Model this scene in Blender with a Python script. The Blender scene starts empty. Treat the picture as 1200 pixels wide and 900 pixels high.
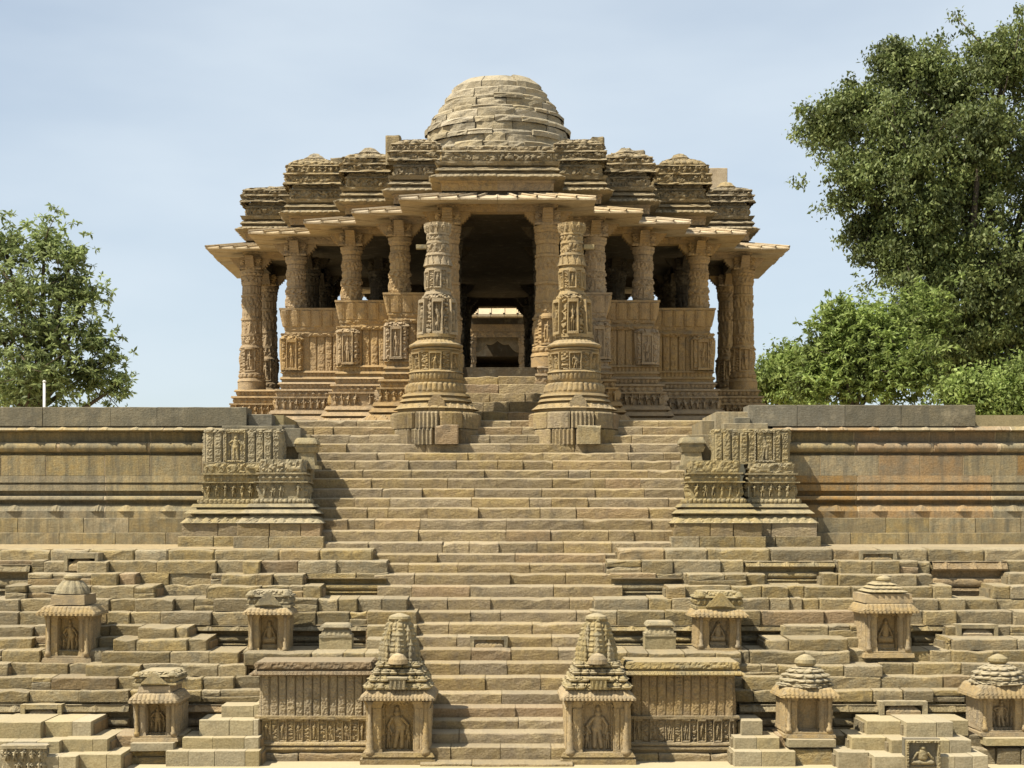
import bpy, math, random
import numpy as np
from mathutils import Vector

# ------------------------------------------------------------------ camera, world, sun, exposure
sc = bpy.context.scene
COL = sc.collection
F, HZ, CX = 1900.0, 615.0, 583.0            # focal length, eye level and axis of the photograph (1200 x 900)
cam_d = bpy.data.cameras.new('camera'); cam = bpy.data.objects.new('camera', cam_d); COL.objects.link(cam)
cam_d.sensor_width = 36.0; cam_d.lens = 36.0 * F / 1200.0
cam_d.shift_x = (600 - CX) / 1200.0; cam_d.shift_y = (HZ - 450) / 1200.0
cam_d.clip_start = 0.5; cam_d.clip_end = 3000
cam.location = (0, 0, 0); cam.rotation_euler = (math.radians(90), 0, 0)
sc.camera = cam

SUN_EL = math.radians(55); SX, SY = -0.88, -0.475
sun_dir = Vector((SX * math.cos(SUN_EL), SY * math.cos(SUN_EL), math.sin(SUN_EL)))
w = bpy.data.worlds.new('World'); sc.world = w; w.use_nodes = True
nt = w.node_tree; bg = nt.nodes['Background']
sky = nt.nodes.new('ShaderNodeTexSky'); sky.sky_type = 'NISHITA'; sky.sun_disc = False
sky.sun_elevation = SUN_EL; sky.sun_rotation = math.atan2(SX, SY)
sky.air_density = 1.0; sky.dust_density = 0.6; sky.ozone_density = 1.0
# thin high haze cloud over the whole sky
tcw = nt.nodes.new('ShaderNodeTexCoord'); mpw = nt.nodes.new('ShaderNodeMapping'); mpw.inputs['Scale'].default_value = (1.6, 1.6, 5.0)
nzw = nt.nodes.new('ShaderNodeTexNoise'); nzw.inputs['Scale'].default_value = 1.4; nzw.inputs['Detail'].default_value = 5.0
rmw = nt.nodes.new('ShaderNodeMapRange'); rmw.inputs[1].default_value = 0.35; rmw.inputs[2].default_value = 0.8
rmw.inputs[3].default_value = 0.42; rmw.inputs[4].default_value = 0.95
mxw = nt.nodes.new('ShaderNodeMixRGB'); mxw.inputs[2].default_value = (6.5, 7.25, 7.85, 1)
nt.links.new(tcw.outputs['Generated'], mpw.inputs['Vector']); nt.links.new(mpw.outputs[0], nzw.inputs['Vector'])
nt.links.new(nzw.outputs[0], rmw.inputs[0]); nt.links.new(rmw.outputs[0], mxw.inputs[0])
nt.links.new(sky.outputs[0], mxw.inputs[1]); nt.links.new(mxw.outputs[0], bg.inputs['Color'])
bg.inputs['Strength'].default_value = 0.068
sun_d = bpy.data.lights.new('sun', 'SUN'); sun_d.energy = 5.0; sun_d.angle = math.radians(0.5); sun_d.color = (1.0, 0.945, 0.81)
sun = bpy.data.objects.new('sun', sun_d); COL.objects.link(sun); sun.location = (-20, -10, 40)
sun.rotation_euler = sun_dir.to_track_quat('Z', 'Y').to_euler()
sc.view_settings.view_transform = 'Standard'; sc.view_settings.look = 'None'
sc.view_settings.exposure = 0.87; sc.view_settings.gamma = 1.0
sc.cycles.max_bounces = 8; sc.cycles.diffuse_bounces = 2

def X(px, Y): return (px - CX) * Y / F
def Z(py, Y): return (HZ - py) * Y / F

# ------------------------------------------------------------------ helpers
R = random.Random(11)
ORIG = {}
def tag(o, label=None, cat=None, group=None, kind=None):
    for k, v in (('label', label), ('category', cat), ('group', group), ('kind', kind)):
        if v: o[k] = v
    return o
def thing(name, loc, label, cat, group=None):
    o = bpy.data.objects.new(name, None); COL.objects.link(o); o.location = loc; o.empty_display_size = .2
    ORIG[o.name] = np.array(loc, float); return tag(o, label, cat, group, 'thing')
def link_mesh(name, me, parent=None, loc=None):
    o = bpy.data.objects.new(name, me); COL.objects.link(o)
    if parent: o.parent = parent
    if loc is not None: o.location = loc
    return o
def build(name, V, Fs, mat, parent=None, smooth=False):
    """one mesh object from world coordinates; children keep the origin of their thing"""
    V = np.asarray(V, float)
    og = ORIG.get(parent.name) if parent else None
    if og is not None: V = V - og
    me = bpy.data.meshes.new(name); me.from_pydata(V.tolist(), [], Fs); me.materials.append(mat)
    if smooth: me.polygons.foreach_set('use_smooth', [True] * len(me.polygons))
    o = link_mesh(name, me, parent)
    ORIG[o.name] = og if og is not None else np.zeros(3)
    return o

class MB:
    def __init__(s): s.v = []; s.f = []
    def add(s, V, Fs):
        k = len(s.v); s.v += [tuple(p) for p in V]; s.f += [tuple(i + k for i in q) for q in Fs]; return s
    def box(s, x0, x1, y0, y1, z0, z1):
        return s.frustum(x0, x1, y0, y1, z0, x0, x1, y0, y1, z1)
    def frustum(s, x0, x1, y0, y1, z0, a0, a1, b0, b1, z1):
        return s.add([(x0,y0,z0),(x1,y0,z0),(x1,y1,z0),(x0,y1,z0),(a0,b0,z1),(a1,b0,z1),(a1,b1,z1),(a0,b1,z1)],
                     [(3,2,1,0),(4,5,6,7),(0,1,5,4),(1,2,6,5),(2,3,7,6),(3,0,4,7)])
    def grid(s, P):
        """P: rows x cols x 3"""
        n, m = P.shape[:2]
        a = np.arange(n * m).reshape(n, m)
        q = np.stack([a[:-1,:-1], a[:-1,1:], a[1:,1:], a[1:,:-1]], -1).reshape(-1, 4)
        return s.add(P.reshape(-1, 3).tolist(), q.tolist())
    def lathe(s, cx, cy, prof, n=24, relief=None, cap=True, sq=0.0):
        """prof: list of (r, z); relief: optional (len(prof), n) array"""
        th = np.arange(n) * 2 * math.pi / n
        r = np.array([p[0] for p in prof])[:, None] * np.ones((1, n)); z = np.array([p[1] for p in prof])
        if sq: r = r * (1 + sq * (np.abs(np.cos(2 * th)) ** 3))[None]
        if relief is not None: r = r + relief
        P = np.stack([cx + r * np.cos(th), cy + r * np.sin(th), z[:, None] * np.ones((1, n))], -1)
        a = np.arange(len(prof) * n).reshape(len(prof), n); b = np.roll(a, -1, 1)
        q = np.stack([a[:-1], b[:-1], b[1:], a[1:]], -1).reshape(-1, 4).tolist()
        if cap: q.append(tuple(a[-1].tolist())); q.append(tuple(a[0][::-1].tolist()))
        return s.add(P.reshape(-1, 3).tolist(), q)
    def tube(s, p, q, r0, r1, n=7):
        p = np.array(p, float); q = np.array(q, float); d = q - p; L = np.linalg.norm(d); d /= max(L, 1e-6)
        u = np.cross(d, (0, 0, 1) if abs(d[2]) < .9 else (1, 0, 0)); u /= np.linalg.norm(u); vv = np.cross(d, u)
        t = np.arange(n) * 2 * math.pi / n
        ring = np.cos(t)[:, None] * u + np.sin(t)[:, None] * vv
        V = np.vstack([p + ring * r0, q + ring * r1])
        return s.add(V.tolist(), [(i, (i+1) % n, n + (i+1) % n, n + i) for i in range(n)] + [tuple(range(n, 2*n))])
    def jitter(s, a, rnd=R):
        s.v = [(x + rnd.uniform(-a, a), y + rnd.uniform(-a, a), z + rnd.uniform(-a, a)) for x, y, z in s.v]; return s
    def build(s, name, mat, parent=None, smooth=False): return build(name, s.v, s.f, mat, parent, smooth)

# ------------------------------------------------------------------ carved relief functions
def hsh(i, j, k=0):
    a = np.sin(i * 127.1 + j * 311.7 + k * 74.7) * 43758.5453
    return a - np.floor(a)
def vnoise(x, y, k=0):
    i, j = np.floor(x), np.floor(y); a, b = x - i, y - j
    a = a * a * (3 - 2 * a); b = b * b * (3 - 2 * b)
    return (hsh(i, j, k) * (1-a) + hsh(i+1, j, k) * a) * (1-b) + (hsh(i, j+1, k) * (1-a) + hsh(i+1, j+1, k) * a) * b
def blob(x, y): return np.sqrt(np.maximum(0, 1 - x * x - y * y))
def caps(x, y, x0, y0, x1, y1, r):
    dx, dy = x1 - x0, y1 - y0; t = np.clip(((x - x0) * dx + (y - y0) * dy) / (dx*dx + dy*dy + 1e-9), 0, 1)
    return np.sqrt(np.maximum(0, 1 - ((x - x0 - t*dx)**2 + (y - y0 - t*dy)**2) / (r * r)))
def figure(x, v, sway=0.0, arm=0.0):
    """standing figure, x about -0.5..0.5, v 0..1, height 0..1"""
    s = sway
    h = 1.0 * blob((x - s * .6) / .085, (v - .86) / .085)
    h = np.maximum(h, .75 * caps(x, v, s*.6, .93, s*.6, .98, .06))
    h = np.maximum(h, 1.0 * caps(x, v, s*.5, .72, s*-.3, .6, .115))
    h = np.maximum(h, 1.0 * caps(x, v, -.02 + s*-.6, .5, .03 - s*.6, .52, .12))
    h = np.maximum(h, .9 * caps(x, v, -.05 - s*.6, .5, -.07 + s*.2, .06, .062))
    h = np.maximum(h, .9 * caps(x, v, .05 - s*.6, .5, .09 + s*.2, .06, .062))
    h = np.maximum(h, .75 * caps(x, v, -.12 + s*.5, .74, -.25, .58 + arm, .045))
    h = np.maximum(h, .7 * caps(x, v, -.25, .58 + arm, -.17, .44 + 1.6 * arm, .04))
    h = np.maximum(h, .75 * caps(x, v, .12 + s*.5, .74, .24, .57, .045))
    h = np.maximum(h, .7 * caps(x, v, .24, .57, .2, .38, .04))
    return h
def seated(x, v):
    h = blob(x / .1, (v - .85) / .1)
    h = np.maximum(h, caps(x, v, 0, .68, 0, .48, .16))
    h = np.maximum(h, .9 * caps(x, v, -.26, .28, .26, .28, .11))
    h = np.maximum(h, .8 * caps(x, v, -.15, .66, -.27, .42, .05)); h = np.maximum(h, .8 * caps(x, v, .15, .66, .27, .42, .05))
    h = np.maximum(h, .6 * ((np.abs(x) < .38) & (v < .14)))
    return h
def rel(kind, u, v, seed=0):
    fr = u - np.floor(u) - .5; idx = np.floor(u); win = np.minimum(1, np.minimum(v, 1 - v) * 6)
    rnd = hsh(idx, idx * 0 + seed, 3)
    if kind == 'p': return .25 * (vnoise(u * 2.3, v * 2, seed) - .5)
    if kind == 't': return np.abs(np.cos(math.pi * fr)) ** .6 * win
    if kind == 'f': return figure((fr + .06 * (rnd - .5)) * .72, v * .98 + .02, (rnd - .5) * .22, (rnd - .5) * .3) * (0.8 + .2 * win) * (rnd > .06)
    if kind == 'e':   # row of elephants / crouching forms
        h = np.maximum(blob(fr / .42, (v - .55) / .42), .9 * caps(fr, v, -.2, .5, -.22, .05, .11))
        return np.maximum(h, .9 * caps(fr, v, .2, .5, .22, .05, .11)) * (.7 + .3 * rnd)
    if kind == 'b': return blob(fr / .46, (v - .5) / .48)
    if kind == 'd': return np.maximum(0, 1 - np.abs(2 * fr) - np.abs(2 * v - 1)) ** .5
    if kind == 'r': return np.sqrt(np.maximum(0, 1 - (2 * v - 1) ** 2))
    if kind == 's': return ((1 - np.abs(2 * fr)) > v * .85) * 1.0 * (1 - .4 * v)
    if kind == 'w': return (.5 + .5 * np.cos(2 * math.pi * fr)) * (1 - v * .3)
    if kind == 'c':
        n = vnoise(u * 4.1, v * 3.2 + seed, seed) * .65 + vnoise(u * 9.3, v * 7.7, seed + 5) * .35
        return np.clip((n - .42) * 7, 0, 1) * (.4 + .6 * win)
    if kind == 'l':   # alternating carved pilaster strips
        m = np.mod(idx, 2); n = np.clip((vnoise(np.abs(fr) * 6 + idx * 9, v * 22, seed) * .6 + vnoise(np.abs(fr) * 13 + idx * 5, v * 40, seed + 2) * .4 - .42) * 6, 0, 1)
        edge = (np.abs(fr) < .43)
        return edge * (.55 + .35 * m + .3 * n * (np.abs(fr) < .33))
    if kind == 'k':   # thin plain upright strips of a seat back
        return ((np.abs(fr) < .40) * .6 + (np.abs(fr) < .22) * .35) * (v > .06) * (v < .94)
    if kind == 'g':   # little gable motifs set far apart
        t = 1 - np.abs(fr) / .2
        return np.maximum(0, np.minimum(1, t * 1.5 - v * .9)) * (.75 + .25 * np.cos(fr * 90)) * (t > v * .6)
    if kind == 'n':   # niche figure in a framed panel at every cell, plain between
        x = fr * 1.9
        fgr = figure(x * .95, (v - .08) / .8, (rnd - .5) * .25, (rnd - .5) * .3) * (v > .08) * (v < .9)
        fgr = np.maximum(fgr, .6 * figure((np.abs(x) - .3) * 1.9, (v - .08) / .5) * (v > .08) * (v < .6))
        frame = ((np.abs(np.abs(x) - .48) < .07) | ((v > .9) & (np.abs(x) < .55)) | ((v < .07) & (np.abs(x) < .58))) * .9
        side = (np.abs(x) > .62) * .55 * np.clip((vnoise(u * 9, v * 22, seed) - .4) * 5, 0, 1)
        return np.maximum(np.maximum(fgr * .9, frame), side)
    return u * 0
def band_rows(bands, z0):
    """bands from the bottom up: (height, o0, o1, kind, amp, cell, rows) -> z, o and list of (kind, amp, cell, v, seed)"""
    zs, os, ks = [], [], []
    z = z0
    for bi, (h, o0, o1, kind, amp, cell, n) in enumerate(bands):
        for i in range(n + 1):
            v = i / n; zs.append(z + h * (v * .998 + .001)); os.append(o0 + (o1 - o0) * v); ks.append((kind, amp, cell, v, bi))
        z += h
    return np.array(zs), np.array(os), ks
def relief_rows(ks, s, seed=0, wear=.012):
    H = np.zeros((len(ks), s.shape[-1]))
    for i, (kind, amp, cell, v, bi) in enumerate(ks):
        si = s[i] if s.ndim == 2 else s
        H[i] = amp * rel(kind, si / cell, np.full(len(si), v), seed + bi * 3)
        if kind not in 'prgw-': H[i] *= np.clip(.35 + 1.15 * vnoise(si * 1.3 + seed, np.full(len(si), v * 1.2 + bi * 1.7), seed + 31), .3, 1.15)
        H[i] += wear * (vnoise(si * 6.1, np.full(len(si), v * 3.0 + bi * 7), seed + 9) - .5)
    return H
def face(mb, A, B, n, bands, z0, eA=1, eB=1, du=.035, seed=0, wear=.012):
    """carved upright strip over A-B with outward normal n; eA/eB 1 convex, -1 concave, 0 square end"""
    A = np.array(A, float); B = np.array(B, float); n = np.array(n, float); L = np.linalg.norm(B - A); t = (B - A) / L
    zs, os, ks = band_rows(bands, z0)
    m = max(3, int(L / du) + 1); q = np.linspace(0, 1, m)
    s = -eA * os[:, None] + (L + (eA + eB) * os[:, None]) * q[None]
    Hh = relief_rows(ks, s, seed, wear)
    fade = np.minimum(1, np.minimum(q, 1 - q) * L / .04 + .15)[None]
    off = os[:, None] + Hh * fade
    P = np.empty((len(zs), m, 3))
    P[..., 0] = A[0] + t[0] * s + n[0] * off; P[..., 1] = A[1] + t[1] * s + n[1] * off; P[..., 2] = zs[:, None]
    mb.grid(P); return zs[-1], os[-1]
def pier(mb, x0, x1, y0, y1, bands, z0, du=.035, seed=0, back=False, wear=.012):
    """carved rectangular pier: front (towards -y), both sides and a flat top"""
    zt, ot = face(mb, (x0, y0), (x1, y0), (0, -1), bands, z0, 1, 1, du, seed, wear)
    face(mb, (x0, y1), (x0, y0), (-1, 0), bands, z0, 1 if back else 0, 1, du * 1.5, seed + 1, wear)
    face(mb, (x1, y0), (x1, y1), (1, 0), bands, z0, 1, 1 if back else 0, du * 1.5, seed + 2, wear)
    if back: face(mb, (x1, y1), (x0, y1), (0, 1), bands, z0, 1, 1, du * 3, seed + 4, wear)
    mb.add([(x0-ot, y0-ot, zt), (x1+ot, y0-ot, zt), (x1+ot, y1+(ot if back else 0), zt), (x0-ot, y1+(ot if back else 0), zt)], [(0,1,2,3)])
    return zt
def lathe_bands(mb, cx, cy, bands, z0, n=96, seed=0, sq=0.0, wear=.012):
    """cell = number of motifs round the shaft"""
    zs, os, ks = band_rows(bands, z0)
    th = np.arange(n) / n
    Hh = np.zeros((len(ks), n))
    for i, (kind, amp, cell, v, bi) in enumerate(ks):
        Hh[i] = amp * rel(kind, (th - .75) * cell + .5 + 20, np.full(n, v), seed + bi * 3)
        if kind not in 'prgw-': Hh[i] *= np.clip(.45 + 1.0 * vnoise(th * 7 + seed, np.full(n, v * 1.2 + bi * 1.7), seed + 31), .4, 1.15)
        Hh[i] += wear * (vnoise(th * 30, np.full(n, v * 3. + bi * 7), seed + 9) - .5)
    mb.lathe(cx, cy, list(zip(os, zs)), n, Hh, True, sq)
    return zs[-1]

# ------------------------------------------------------------------ materials
def stone(name, cols, stain=.35, stain_col=(.10,.09,.07), bump=.5, var=.35, pink=.1, scale=1.0, streak=.0, rough=.92, pale=.25, brec=1.0, dust_sun=.5):
    m = bpy.data.materials.new(name); m.use_nodes = True; t = m.node_tree; L = t.links; N = t.nodes
    b = N['Principled BSDF']; b.inputs['Roughness'].default_value = rough; b.inputs['Specular IOR Level'].default_value = .25
    geo = N.new('ShaderNodeNewGeometry'); oi = N.new('ShaderNodeObjectInfo')
    off = N.new('ShaderNodeVectorMath'); off.operation = 'MULTIPLY_ADD'
    comb = N.new('ShaderNodeCombineXYZ')
    for k in range(3): L.new(oi.outputs['Random'], comb.inputs[k])
    off.inputs[1].default_value = (7, 13, 5); L.new(comb.outputs[0], off.inputs[0]); L.new(geo.outputs['Position'], off.inputs[2])
    def noise(vec, s, d, r=.6):
        n = N.new('ShaderNodeTexNoise'); n.inputs['Scale'].default_value = s; n.inputs['Detail'].default_value = d
        n.inputs['Roughness'].default_value = r; L.new(vec, n.inputs['Vector']); return n.outputs[0]
    def mix(f, a, c, mode='MIX'):
        x = N.new('ShaderNodeMixRGB'); x.blend_type = mode
        for s, i in ((f, 0), (a, 1), (c, 2)):
            if isinstance(s, (int, float)): x.inputs[i].default_value = s
            elif isinstance(s, tuple): x.inputs[i].default_value = s + (1,)
            else: L.new(s, x.inputs[i])
        return x.outputs[0]
    def ramp(f, a, c, lo=0., hi=1.):
        r = N.new('ShaderNodeMapRange'); L.new(f, r.inputs[0]); r.inputs[1].default_value = a; r.inputs[2].default_value = c
        r.inputs[3].default_value = lo; r.inputs[4].default_value = hi; return r.outputs[0]
    n1 = noise(off.outputs[0], .9 * scale, 5); n2 = noise(off.outputs[0], 4.5 * scale, 6); n3 = noise(off.outputs[0], 26 * scale, 6, .7)
    c = mix(ramp(n1, .35, .65), cols[0], cols[1])
    c = mix(ramp(n2, .42, .68), c, cols[2])
    # each stone its own tone: yellow, pink or grey
    wn = N.new('ShaderNodeTexWhiteNoise'); wn.noise_dimensions = '1D'; L.new(oi.outputs['Random'], wn.inputs['W'])
    c = mix(ramp(wn.outputs[0], 1 - pink, 1.0, 0, .75), c, (.355, .26, .18))
    hsv = N.new('ShaderNodeHueSaturation'); L.new(c, hsv.inputs['Color'])
    L.new(ramp(oi.outputs['Random'], 0, 1, 1 - var, 1 + var * .65), hsv.inputs['Value'])
    L.new(ramp(wn.outputs[0], 0, 1, .82, 1.12), hsv.inputs['Saturation'])
    c = hsv.outputs[0]
    # grain, pale worn patches and dark weathering
    c = mix(ramp(n3, .35, .65, .0, .75), c, mix(1.0, c, (.60, .57, .50), 'MULTIPLY'))
    c = mix(ramp(noise(geo.outputs['Position'], 2.1 * scale, 8, .7), .55, .75, 0, pale), c, (.64, .53, .34))
    st = N.new('ShaderNodeMapping'); st.inputs['Scale'].default_value = (1.7, 1.7, .35 if streak else 1.2); L.new(geo.outputs['Position'], st.inputs[0])
    c = mix(ramp(noise(st.outputs[0], 1.7, 10, .74), .50, .66, 0, stain), c, stain_col)
    if streak:
        s2 = N.new('ShaderNodeMapping'); s2.inputs['Scale'].default_value = (3.1, 3.1, .22); L.new(geo.outputs['Position'], s2.inputs[0])
        c = mix(ramp(noise(s2.outputs[0], 1.9, 9, .72), .46, .72, 0, streak), c, (.07, .066, .05))
    # upward faces mixed paler: dust and wear, plus sun brightness painted in
    if dust_sun:
        sep = N.new('ShaderNodeSeparateXYZ'); L.new(geo.outputs['True Normal'], sep.inputs[0])
        c = mix(ramp(sep.outputs['Z'], .7, .97, 0, dust_sun), c, (.56, .46, .31))
    L.new(c, b.inputs['Base Color'])
    vor = N.new('ShaderNodeTexVoronoi'); vor.inputs['Scale'].default_value = 15 * scale; L.new(off.outputs[0], vor.inputs['Vector'])
    dm = N.new('ShaderNodeVectorMath'); dm.operation = 'MULTIPLY'; dm.inputs[1].default_value = (1, 1, 2.2); L.new(off.outputs[0], dm.inputs[0])
    nb = noise(dm.outputs[0], 11 * scale, 8, .72)
    add = N.new('ShaderNodeMath'); add.operation = 'MULTIPLY_ADD'; add.inputs[1].default_value = .18; L.new(vor.outputs['Distance'], add.inputs[0]); L.new(nb, add.inputs[2])
    add2 = N.new('ShaderNodeMath'); add2.operation = 'MULTIPLY_ADD'; add2.inputs[1].default_value = .5; L.new(n3, add2.inputs[0]); L.new(add.outputs[0], add2.inputs[2])
    bp = N.new('ShaderNodeBump'); bp.inputs['Strength'].default_value = bump; bp.inputs['Distance'].default_value = .05 * brec
    L.new(add2.outputs[0], bp.inputs['Height']); L.new(bp.outputs[0], b.inputs['Normal'])
    return m
M = {}
M['step'] = stone('step_sandstone', [(0.341,0.258,0.138), (0.394,0.296,0.144), (0.317,0.241,0.143)], stain=.55, stain_col=(.11,.095,.07), pink=.10, var=.24, bump=1.0, brec=1.4, pale=.2, dust_sun=.32)
M['terrace'] = stone('terrace_sandstone', [(0.336,0.262,0.137), (0.389,0.290,0.132), (0.290,0.242,0.146)], stain=.62, stain_col=(.095,.085,.062), pink=.08, var=.34, bump=1.0, brec=1.6, pale=.2, dust_sun=.36)
M['clean'] = stone('newer_cut_sandstone', [(.33,.272,.160), (.36,.295,.172), (.30,.255,.155)], stain=.3, pink=.02, var=.18, bump=.35, pale=.1, dust_sun=.3)
M['retain'] = stone('streaked_wall_sandstone', [(0.286,0.224,0.121), (0.336,0.249,0.117), (0.246,0.211,0.130)], stain=.55, streak=.8, pink=.0, var=.18, bump=.3, pale=.12, dust_sun=.3)
M['retain_warm'] = stone('orange_streaked_wall_sandstone', [(0.292,0.194,0.095), (0.346,0.211,0.087), (0.248,0.189,0.113)], stain=.5, streak=.6, pink=.0, var=.2, bump=.3, pale=.1, dust_sun=.3)
M['grey'] = stone('grey_weathered_sandstone', [(.165,.148,.108), (.20,.172,.118), (.14,.128,.095)], stain=.5, streak=.5, pink=.0, var=.18, bump=.35, dust_sun=.3)
M['carved'] = stone('carved_sandstone', [(0.329,0.242,0.133), (0.376,0.278,0.143), (0.276,0.216,0.133)], stain=.55, pink=.0, var=.12, bump=.45, scale=1.6, pale=.15, dust_sun=.3)
M['lichen'] = stone('carved_greyed_sandstone', [(0.286,0.234,0.132), (0.246,0.207,0.123), (0.364,0.285,0.145)], stain=.7, pink=.0, var=.14, bump=.5, scale=1.6, pale=.15, dust_sun=.3)
M['hall'] = stone('golden_hall_sandstone', [(0.365,0.252,0.130), (0.405,0.283,0.141), (0.310,0.221,0.128)], stain=.5, pink=.0, var=.08, bump=.45, scale=1.5, pale=.1, dust_sun=.25)
M['roof'] = stone('weathered_roof_sandstone', [(0.288,0.224,0.129), (0.243,0.192,0.117), (0.352,0.270,0.149)], stain=.75, stain_col=(.06,.055,.04), pink=.0, var=.16, bump=.8, scale=1.5, pale=.12, dust_sun=.25)
M['eave'] = stone('pale_eave_sandstone', [(.42,.325,.20), (.46,.36,.23), (.38,.28,.165)], stain=.2, pink=.0, var=.10, bump=.2, pale=.3, dust_sun=.3)
M['dome'] = stone('pale_dome_sandstone', [(0.406,0.338,0.230), (0.348,0.296,0.204), (0.437,0.359,0.230)], stain=.6, stain_col=(.12,.105,.08), pink=.0, var=.24, bump=.9, pale=.2, dust_sun=.3)
M['inner'] = stone('shade_toned_interior_sandstone', [(0.075,0.055,0.032), (0.090,0.066,0.037), (0.060,0.048,0.030)], stain=.5, pink=0, var=.1, bump=.4, dust_sun=0)  # near-black version of the hall stone, interior shade painted into its colour
M['paving'] = stone('dusty_paving', [(0.274,0.223,0.118), (0.302,0.245,0.129), (0.245,0.202,0.106)], stain=.15, pink=0, var=0, bump=.15)
M['earth'] = stone('dry_earth', [(0.306,0.234,0.118), (0.270,0.216,0.111), (0.342,0.270,0.140)], stain=.2, pink=0, var=0, bump=.3, scale=.5)
def leafmat(name, c0, c1, c2, trans=.3):
    m = bpy.data.materials.new(name); m.use_nodes = True; t = m.node_tree; L = t.links; N = t.nodes
    b = N['Principled BSDF']; b.inputs['Roughness'].default_value = .6; b.inputs['Specular IOR Level'].default_value = .3
    g = N.new('ShaderNodeNewGeometry'); r = N.new('ShaderNodeValToRGB'); L.new(g.outputs['Random Per Island'], r.inputs[0])
    e = r.color_ramp.elements; e[0].color = c0 + (1,); e[1].color = c2 + (1,); x = e.new(.5); x.color = c1 + (1,)
    nz = N.new('ShaderNodeTexNoise'); nz.inputs['Scale'].default_value = .55; nz.inputs['Detail'].default_value = 4; L.new(g.outputs['Position'], nz.inputs['Vector'])
    mr = N.new('ShaderNodeMapRange'); mr.inputs[1].default_value = .35; mr.inputs[2].default_value = .65; mr.inputs[3].default_value = .55; mr.inputs[4].default_value = 1.35; L.new(nz.outputs[0], mr.inputs[0])
    hv = N.new('ShaderNodeHueSaturation'); L.new(mr.outputs[0], hv.inputs['Value']); L.new(r.outputs[0], hv.inputs['Color']); r = hv
    L.new(r.outputs[0], b.inputs['Base Color'])
    tr = N.new('ShaderNodeBsdfTranslucent'); L.new(r.outputs[0], tr.inputs[0])
    ms = N.new('ShaderNodeMixShader'); ms.inputs[0].default_value = trans
    L.new(b.outputs[0], ms.inputs[1]); L.new(tr.outputs[0], ms.inputs[2]); L.new(ms.outputs[0], N['Material Output'].inputs['Surface'])
    return m
M['leaf_dark'] = leafmat('dark_leaves', (.08,.105,.03), (.13,.16,.047), (.195,.215,.075))
M['leaf_bright'] = leafmat('bright_leaves', (.14,.19,.045), (.22,.28,.07), (.31,.36,.12), .45)
M['leaf_left'] = leafmat('olive_leaves', (.15,.19,.065), (.23,.28,.10), (.33,.37,.16), .5)
M['bark'] = stone('bark', [(0.100,0.075,0.047), (0.130,0.100,0.065), (0.080,0.060,0.037)], stain=.3, pink=0, var=.1, bump=.8, scale=2, dust_sun=0)
def plain(name, col, rough=.5, metal=0):
    m = bpy.data.materials.new(name); m.use_nodes = True; b = m.node_tree.nodes['Principled BSDF']
    n = m.node_tree.nodes.new('ShaderNodeTexNoise'); n.inputs['Scale'].default_value = 8
    x = m.node_tree.nodes.new('ShaderNodeMixRGB'); x.inputs[1].default_value = col + (1,); x.inputs[2].default_value = tuple(c * .75 for c in col) + (1,)
    m.node_tree.links.new(n.outputs[0], x.inputs[0]); m.node_tree.links.new(x.outputs[0], b.inputs['Base Color'])
    b.inputs['Roughness'].default_value = rough; b.inputs['Metallic'].default_value = metal; return m
M['pole'] = plain('pale_painted_metal', (.62,.60,.55), .5)

# ------------------------------------------------------------------ stone blocks
def block_geo(x0, x1, y0, y1, z0, z1, rnd, rough=.012, cham=.03, warp=.012, dips=True, tread=.004, side=1.0):
    """one hewn block: uneven front, worn upper arris"""
    wdt = x1 - x0; nx = max(2, min(9, int(wdt / .24)))
    c = min(cham, wdt * .2)
    c *= side; xs = [x0, x0 + c * .8] + [x0 + wdt * (i + rnd.uniform(-.2, .2)) / nx for i in range(1, nx)] + [x1 - c * .8, x1]
    tilt = rnd.uniform(-warp, warp); yy = rnd.uniform(-rough, rough); slope = rnd.uniform(-rough, rough)
    rows = []
    m = len(xs)
    for k, xx in enumerate(xs):
        e = c * .7 if k in (0, m - 1) else 0
        top = z1 + tilt * ((xx - x0) / wdt - .5) + rnd.uniform(-warp, warp * .4)
        cc = cham * rnd.uniform(.5, 1.5)
        if dips and rnd.random() < (dips if dips is not True else .16): top -= rnd.uniform(.008, .035); cc *= 1.5
        y = y0 + yy + slope * ((xx - x0) / wdt - .5) + e
        rows.append([(xx, y + rnd.uniform(0, rough), z0), (xx, y + rnd.uniform(-rough, rough), z0 + (z1 - z0) * rnd.uniform(.4, .6)),
                     (xx, y + rnd.uniform(-rough * .5, rough), top - cc), (xx, y + cc * .55, top - cc * .38), (xx, y + cc * 2.0, top - e * .3), (xx, y1, z1 + tread), (xx, y1, z0)])
    V = [p for r in rows for p in r]; Fs = []
    for k in range(m - 1):
        a, b = k * 7, (k + 1) * 7
        for j in range(6): Fs.append((a + j, b + j, b + j + 1, a + j + 1))
    Fs.append(tuple(range(6, -1, -1))); Fs.append(tuple((m - 1) * 7 + j for j in range(7)))
    return V, Fs
def block(parent, name, mat, *a, **k):
    V, Fs = block_geo(*a, **k); return build(name, V, Fs, mat, parent)
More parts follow.
